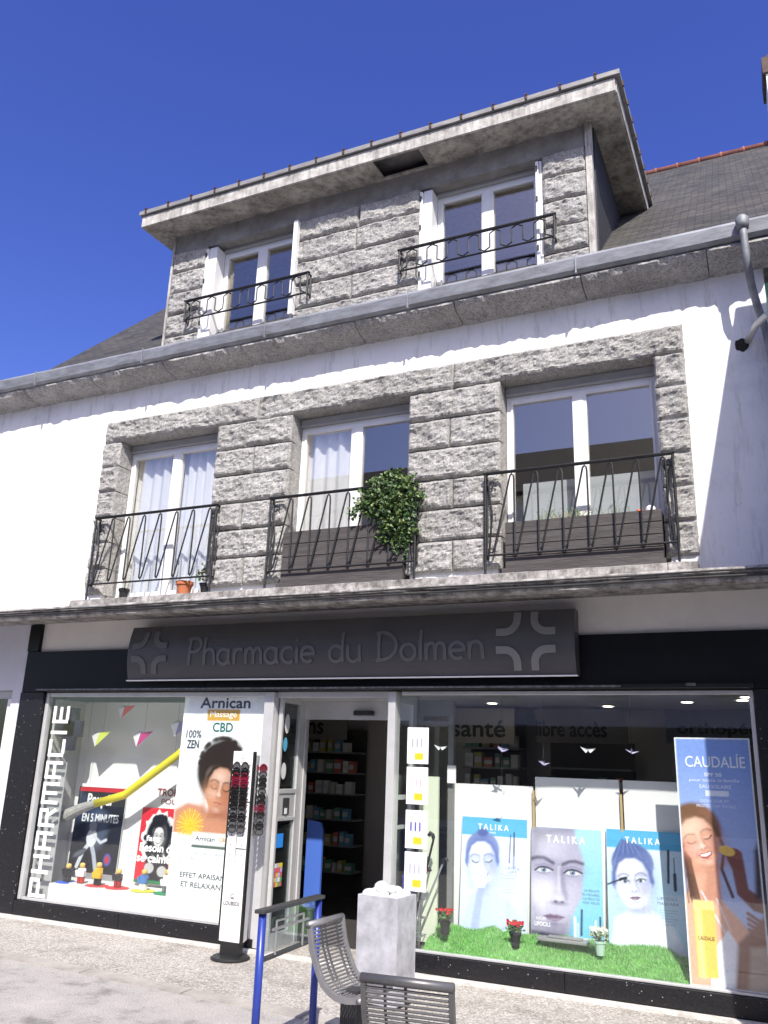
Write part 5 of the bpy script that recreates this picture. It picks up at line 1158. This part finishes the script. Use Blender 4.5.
# ---------------------------------------------------------------- things on the balconies
WOOD = mat('weathered_dark_boards', (.085, .075, .075), .8, var=.45, vscale=7, bump=.6, bscale=30, stretch=(.4, 4, 4))
def planter(xa, xb, z0, z1, lab):
    t = thing('planter_box', ((xa+xb)/2, 6.92, 3.19), lab, 'planter', 'wooden planter boxes behind the balcony rails'); n = 4; hh = (z1-z0)/n
    for (ya, yb, xx0, xx1) in ((6.835, 6.85, xa, xb), (7.02, 7.035, xa, xb)):
        m = MB()
        for k in range(n): m.box(xx0, xx1, ya, yb, z0+k*hh+.003, z0+(k+1)*hh-.003)
        m.build('side_boards', WOOD, t, bevel=.003)
    m = MB(); m.box(xa, xa+.015, 6.851, 7.019, z0, z1-.01); m.box(xb-.015, xb, 6.851, 7.019, z0, z1-.01); m.build('end_boards', WOOD, t)
    MB().box(xa+.016, xb-.016, 6.852, 7.018, z0, z1-.03).build('soil', mat('potting_soil', (.035, .025, .018), .95, bump=.8), t)
    m = MB(); m.box(xa-.02, xb+.02, 6.79, 6.83, 3.19, 3.235); m.build('base_rail', WOOD, t)
planter(-4.30, -3.00, 3.24, 3.76, 'dark wooden planter under the bushy green plant at middle window'); planter(-2.03, -.72, 3.24, 3.66, 'dark wooden planter with dry weeds at right window')
T = thing('balcony_shrub', (-3.15, 6.86, 3.5), 'dense bushy green plant spilling over the middle balcony rail', 'shrub')
m = MB()
for (dx, dz, r, n_) in ((.16, -.05, .13, 110), (.20, -.22, .09, 60), (-.38, .10, .07, 40), (0, .38, .20, 330), (-.16, .34, .16, 220), (.10, .22, .20, 300), (-.12, .16, .17, 220), (.02, .02, .17, 240), (.05, -.14, .13, 130), (.14, .42, .10, 100), (-.30, .22, .08, 50), (-.05, -.28, .08, 50), (.0, .56, .06, 40), (.24, .28, .07, 45)):
    leaf_ball(m, -3.12+dx, 6.80, 3.80+dz*.72, r*1.15, r*.8, r*.85, int(n_*1.25), .042, 3)
for q in range(26):
    a = random.uniform(-.4, 3.5); x0_, z0_ = -3.12+.2*math.cos(a), 3.98+.2*math.sin(a)
    L_ = random.uniform(.06, .17)
    for w_ in range(int(L_/.018)):
        d_ = w_*.018; leaf_ball(m, x0_+d_*math.cos(a), 6.80, z0_+d_*math.sin(a)*.9-.8*d_*d_, .014, .014, .014, 2, .036, 3)
for q in range(14):
    x0_ = random.uniform(-3.15, -2.92); z0_ = random.uniform(3.55, 3.68); L_ = random.uniform(.08, .2)
    for w_ in range(int(L_/.018)): leaf_ball(m, x0_+.02*math.sin(w_*.6+q), 6.79, z0_-w_*.018, .012, .012, .012, 2, .034, 3)
m.build('foliage', [mat('shrub_dark', (.02, .055, .014), .55), mat('shrub_mid', (.05, .11, .025), .5), mat('shrub_olive', (.13, .18, .05), .5)], T)
m = MB(); m.tube([(-3.15, 6.9, 3.5), (-3.13, 6.87, 3.75), (-3.1, 6.83, 4.05)], [.012, .01, .005], 6); m.tube([(-3.14, 6.88, 3.7), (-3.28, 6.83, 4.0)], .006, 5); m.tube([(-3.14, 6.88, 3.65), (-3.02, 6.80, 3.85)], .006, 5); m.build('stems', mat('stem_brown', (.08, .06, .03), .8), T)
def weeds(xa, xb, n, lab):
    t = thing('weeds', ((xa+xb)/2, 6.93, 3.64), lab, 'weeds'); m = MB()
    for k in range(n):
        x = random.uniform(xa, xb); y = random.uniform(6.87, 7.0); h_ = random.uniform(.05, .16); m.tube([(x, y, 3.62), (x+random.uniform(-.03, .03), y, 3.63+h_*.6), (x+random.uniform(-.05, .05), y, 3.62+h_)], .0018, 3, random.randrange(2))
    m.build('stalks', [mat('dry_stalk', (.38, .34, .22), .8), LEAF[1]], t)
weeds(-1.75, -1.30, 130, 'pale dry weeds at left of the right hand planter'); weeds(-1.25, -.95, 26, 'sparse green sprigs at middle of the right hand planter')
tag(MB().lathe((-.90, 6.93, 3.62), [(.035, 0), (.04, .05), (.025, .07)], 14).build('orange_ornament', mat('orange_glaze', (.75, .14, .03), .4)), 'small orange ornament on the right end of the planter', 'ornament')
tag(MB().lathe((-.81, 6.93, 3.62), [(.03, 0), (.042, .05), (.04, .08), (.02, .10)], 14).build('white_ornament', mat('white_glaze', g(.75), .4)), 'small white ornament beside the orange one on the planter', 'ornament')
def clay(x, y, z, r, h_, mm, lab):
    t = thing('plant_pot', (x, y, z), lab, 'plant pot'); MB().lathe((x, y, z), [(r*.7, 0), (r*.95, h_*.75), (r*1.08, h_*.76), (r*1.08, h_), (r*.85, h_), (r*.8, h_*.85)], 18).build('pot', mm, t); return t
t = clay(-5.50, 6.90, 3.19, .085, .15, mat('terracotta_pot', (.50, .16, .07), .8, var=.2), 'orange terracotta pot on the left balcony'); 
t = clay(-5.24, 6.90, 3.19, .05, .12, IRON, 'small dark pot with dead twigs at right end of left balcony')
m = MB(); leaf_ball(m, -5.24, 6.9, 3.42, .12, .06, .12, 70, .04, 2); m.build('twigs', [mat('dead_leaf', (.12, .09, .05), .8), LEAF[0]], t)
clay(-6.30, 6.90, 3.19, .055, .12, BP, 'small black pot on the left balcony near the left frame')

# ---------------------------------------------------------------- pharmacy cross hung at the right
X = thing('blade_sign', (.22, 6.5, 4.3), 'green and grey pharmacy blade sign hung at the right edge of facade', 'sign')
m = MB(); m.tube([(.05, 6.9, 5.06), (.12, 6.62, 5.05), (.20, 6.45, 5.03), (.24, 6.35, 4.98)], .028, 10); m.build('bracket', mat('pale_grey_metal', g(.5), .4, .3), X, smooth=True)
m = MB()
def crossbox(y0_, y1_, x0_, x1_, z0_, z1_, mi=0):
    m.box(x0_, x1_, y0_, y1_, z0_, z1_, mi)
m.box(.235, .33, 5.85, 6.42, 4.52, 4.84); m.box(.235, .33, 5.98, 6.29, 4.36, 5.0)
m.build('cross_box', mat('grey_sign_box', g(.45), .4), X, bevel=.006)
m = MB(); m.box(.2, .2335, 5.82, 6.45, 4.50, 4.86); m.box(.197, .2335, 5.95, 6.32, 4.34, 5.02); m.build('green_face', mat('pharmacy_green', (.01, .22, .09), .4), X)

# ---------------------------------------------------------------- street furniture
STEEL = mat('grey_coated_steel', (.29, .285, .29), .42, .55, var=.2, vscale=12, bump=.1)
MSTEEL = mat('mid_coated_steel', (.14, .138, .14), .42, .5, var=.2, vscale=12)
DSTEEL = mat('dark_coated_steel', (.07, .07, .075), .42, .5, var=.2, vscale=12)
prof = [(.0, .72), (.012, .66), (.025, .60), (.05, .54), (.075, .49), (.105, .44), (.15, .405), (.20, .385), (.26, .38), (.33, .39)]
def seat_chair(ox, oy, rz, W, m1, lab, nslat=27, sc=1.0, straps=(.30, .42, .78)):
    t = thing('street_seat', (ox, oy, 0), lab, 'bench', 'slatted metal seats before the shop'); ca, sa = math.cos(rz), math.sin(rz)
    T = lambda d, w, z: (ox+d*ca-w*sa, oy+d*sa+w*ca, z)
    def interp(s):
        L_ = [0]
        for a, b_ in zip(prof[:-1], prof[1:]): L_.append(L_[-1]+math.hypot(b_[0]-a[0], b_[1]-a[1]))
        q = s*L_[-1]
        for i in range(len(prof)-1):
            if q <= L_[i+1]+1e-9: f = (q-L_[i])/(L_[i+1]-L_[i]); return (prof[i][0]*(1-f)+prof[i+1][0]*f, prof[i][1]*(1-f)+prof[i+1][1]*f)
        return prof[-1]
    sm = [interp(i/40) for i in range(41)]
    m = MB()
    for k in range(nslat):
        d, z = interp((k+.9)/(nslat+.8)); m.tube([T(d*sc, .01, z), T(d*sc, W-.01, z)], .0058, 8)
    m.build('slats', m1, t)
    for w0 in (-.012, W-.01):
        m = MB(); V = []; F = []
        for i, (d, z) in enumerate(sm):
            a = sm[max(i-1, 0)]; b_ = sm[min(i+1, 40)]; tx, tz = b_[0]-a[0], b_[1]-a[1]; l = math.hypot(tx, tz); nx_, nz_ = -tz/l, tx/l
            for (o_, w_) in ((.016, w0), (.016, w0+.022), (-.016, w0+.022), (-.016, w0)): V.append(T((d+nx_*o_)*sc, w_, z+nz_*o_))
        for i in range(40):
            for j in range(4): F.append((i*4+j, (i+1)*4+j, (i+1)*4+(j+1) % 4, i*4+(j+1) % 4))
        F += [(0, 1, 2, 3), (160, 163, 162, 161)]; m.add(V, F); m.build('side_frame', m1, t, bevel=.002)
    for f in straps:
        m = MB(); m.tube([T((d+.006)*sc, W*f, z-.006) for d, z in sm], .0065, 6); m.build('strap', DSTEEL, t)
    m = MB(); m.tube([T(-.004*sc, -.012, .72), T(-.004*sc, W+.012, .72)], .02, 12); m.build('top_rail', m1, t, smooth=True)
    m = MB(); m.tube([T(.335*sc, -.012, .388), T(.335*sc, W+.012, .388)], .015, 10); m.build('front_rail', m1, t, smooth=True)
    m = MB(); m.box(-.001, .001, -.001, .001, 0, .001)
    m = MB(); c_ = T(.20*sc, W/2, 0); m.obox((c_[0], c_[1], .2), (.05*ca, .05*sa, 0), (-.05*sa, .05*ca, 0), (0, 0, .20)); m.obox((c_[0], c_[1], .008), (.12*ca, .12*sa, 0), (-.12*sa, .12*ca, 0), (0, 0, .008))
    for k in range(9): q = -.048+k*.012; m.obox((c_[0]+q*ca, c_[1]+q*sa, .2), (.002*ca, .002*sa, 0), (-.053*sa, .053*ca, 0), (0, 0, .19))
    m.build('pedestal', DSTEEL, t)
seat_chair(-2.49, 4.52, math.radians(-4), .34, STEEL, 'grey slatted metal seat turned sideways between the blue stand and bin')
seat_chair(-1.335, 3.66, math.radians(96), .385, MSTEEL, 'dark slatted metal seat seen from behind in the foreground', sc=.9, straps=(.52, .76))

Bn = thing('square_bin', (-2.62, 5.95, 0), 'tall square stained grey metal bin heaped with white pebbles', 'bin')
BM = mat('stained_galvanised_steel', (.56, .56, .59), .5, .25, var=.45, vscale=7, col2=(.33, .33, .36), bump=.1)
def binbox():
    q = math.radians(-6); ex = Vector((math.cos(q), math.sin(q), 0)); ey = Vector((-math.sin(q), math.cos(q), 0)); c0 = Vector((-2.53, 5.83, 0))
    a, b_, t, H = .325, .28, .012, .70
    P = lambda u, v, z: c0-ex*u+ey*v+Vector((0, 0, z))
    for (u0, u1, v0, v1, nm) in ((0, a, 0, t, 'front'), (0, a, b_-t, b_, 'b'), (0, t, t, b_-t, 'r'), (a-t, a, t, b_-t, 'l')):
        V = [P(u, v, z) for z in (.02, H) for v in (v0, v1) for u in (u0, u1)]
        MB().add(V, [(0, 1, 3, 2), (4, 6, 7, 5), (0, 4, 5, 1), (2, 3, 7, 6), (0, 2, 6, 4), (1, 5, 7, 3)]).build('side_panel', BM, Bn, bevel=.002)
    V = [P(u, v, z) for z in (H-.07, H-.05) for v in (t, b_-t) for u in (t, a-t)]; MB().add(V, [(0, 1, 3, 2), (4, 6, 7, 5), (0, 4, 5, 1), (2, 3, 7, 6), (0, 2, 6, 4), (1, 5, 7, 3)]).build('inner_tray', DSTEEL, Bn)
    PB = mat('white_stone', g(.72), .7, var=.12, vscale=20)
    k = 0; first = None
    for (u, v, dz) in [(.06, .06, 0), (.14, .05, .01), (.22, .06, 0), (.27, .06, .01), (.06, .15, .01), (.14, .14, .025), (.22, .15, .03), (.27, .15, .01), (.07, .24, .01), (.15, .25, .02), (.23, .24, .02), (.29, .26, .0), (.10, .10, .05), (.19, .10, .05), (.25, .19, .05)]:
        p = P(u, v, H-.012+dz)
        if first is None:
            m = MB(); m.lathe((0, 0, 0), [(.004, -.032), (.028, -.026), (.042, -.008), (.044, .006), (.032, .024), (.012, .032), (.002, .033)], 14); o = m.build('white_pebble', PB, smooth=True, origin=(0, 0, 0)); first = o
        else: o = first.copy(); COL.objects.link(o)
        o.location = p; o.rotation_euler = (random.uniform(-.4, .4), random.uniform(-.4, .4), random.uniform(0, 6)); s = random.uniform(.85, 1.15); o.scale = (s, s*random.uniform(.8, 1.1), s)
        tag(o, 'large white pebble heaped in top of the square grey bin', 'pebble', 'white pebbles heaped in the bin')
binbox()

# blue framed stand
F_ = thing('blue_stand', (-2.66, 4.59, 0), 'blue post stand with empty clear display panel on the pavement', 'stand')
BLUE = mat('blue_powder_coat', (.025, .05, .30), .35, .1, var=.15, vscale=10)
for yy in (4.29, 4.92):
    m = MB(); m.tube([(-2.66, yy, 0), (-2.66, yy, .79)], .022, 14); m.build('post', BLUE, F_, smooth=True)
    m = MB(); m.tube([(-2.66, yy, 0), (-2.66, yy, .09)], .026, 14); m.lathe((-2.66, yy, 0), [(.05, 0), (.05, .008), (.028, .012)], 16); m.build('post_sleeve', DSTEEL, F_)
m = MB(); m.box(-2.69, -2.63, 4.25, 4.95, .795, .815); m.build('top_rail', mat('dark_grey_rail', g(.08), .4, .5), F_, bevel=.004)
m = MB(); m.tube([(-2.66, 4.31, .56), (-2.66, 4.90, .575)], .014, 10); m.build('bottom_rail', mat('dark_grey_rail', g(.08), .4, .5), F_)
MB().box(-2.663, -2.657, 4.32, 4.90, .585, .79).build('clear_panel', glass('clear_perspex', (.82, .86, .88), .10), F_)
m = MB(); m.tube([(-2.645, 4.42, .57), (-2.645, 4.42, .74)], .006, 6); m.tube([(-2.645, 4.72, .57), (-2.645, 4.72, .74)], .006, 6); m.tube([(-2.645, 4.42, .74), (-2.645, 4.72, .74)], .006, 6); m.tube([(-2.645, 4.38, .70), (-2.645, 4.78, .705)], .008, 6); m.build('wire_holder', mat('steel_wire', g(.55), .3, .8), F_)

# ---------------------------------------------------------------- neighbours out of frame that shade and reflect
NB = thing('right_neighbour_house', (3, 8, 0), 'slate roofed white house projecting forward at the right of the pharmacy', 'building')
xn = .36
MB().prism([(5.23, 0), (7.05, 0), (7.05, 5.12), (6.14, 6.22), (5.23, 5.12)], 'x', xn, 7).build('wall', WALL, NB)
MB().box(xn+.3, 7, 7.06, 12.5, 0, 5.3).build('rear_wall', WALL, NB)
slate_sheet('roof', [(xn-.0, 5.13, 5.03), (7.1, 5.13, 5.03), (7.1, 6.14, 6.25), (xn-.0, 6.14, 6.25)], NB); slate_sheet('roof', [(xn, 6.14, 6.25), (7.1, 6.14, 6.25), (7.1, 7.2, 4.97), (xn, 7.2, 4.97)], NB)
for x in (1.2, 3.2, 5.2):
    w_ = MB().box(x, x+.9, 5.19, 5.23, 3.1, 4.4).build('window', PVC, NB); MB().box(x+.07, x+.83, 5.175, 5.19, 3.17, 4.33).build('pane', GL_DARK, w_)
OB = thing('opposite_house', (-3, -7.5, 0), 'plain white house with dark slate roof across the street', 'building')
MB().prism([(-7, 0), (-14, 0), (-14, 8.8), (-10.5, 11.2), (-7, 8.8)], 'x', -16, 9).build('wall', WALL, OB)
slate_sheet('roof', [(-16.2, -6.7, 8.65), (9.2, -6.7, 8.65), (9.2, -10.5, 11.3), (-16.2, -10.5, 11.3)], OB); slate_sheet('roof', [(-16.2, -10.5, 11.3), (9.2, -10.5, 11.3), (9.2, -14.3, 8.65), (-16.2, -14.3, 8.65)], OB)
for i in range(9):
    for z in (3.2, 5.6):
        x = -15+i*2.7; w_ = MB().box(x, x+1.1, -7.0, -6.96, z, z+1.4).build('window', PVC, OB); MB().box(x+.08, x+.52, -6.955, -6.94, z+.08, z+1.32).box(x+.58, x+1.02, -6.955, -6.94, z+.08, z+1.32).build('pane', mat('dark_window', g(.03), .1), w_)
MB().box(-15.5, 8.5, -7.0, -6.95, .3, 2.6).build('shop_glazing', mat('dark_window', g(.03), .1), OB)
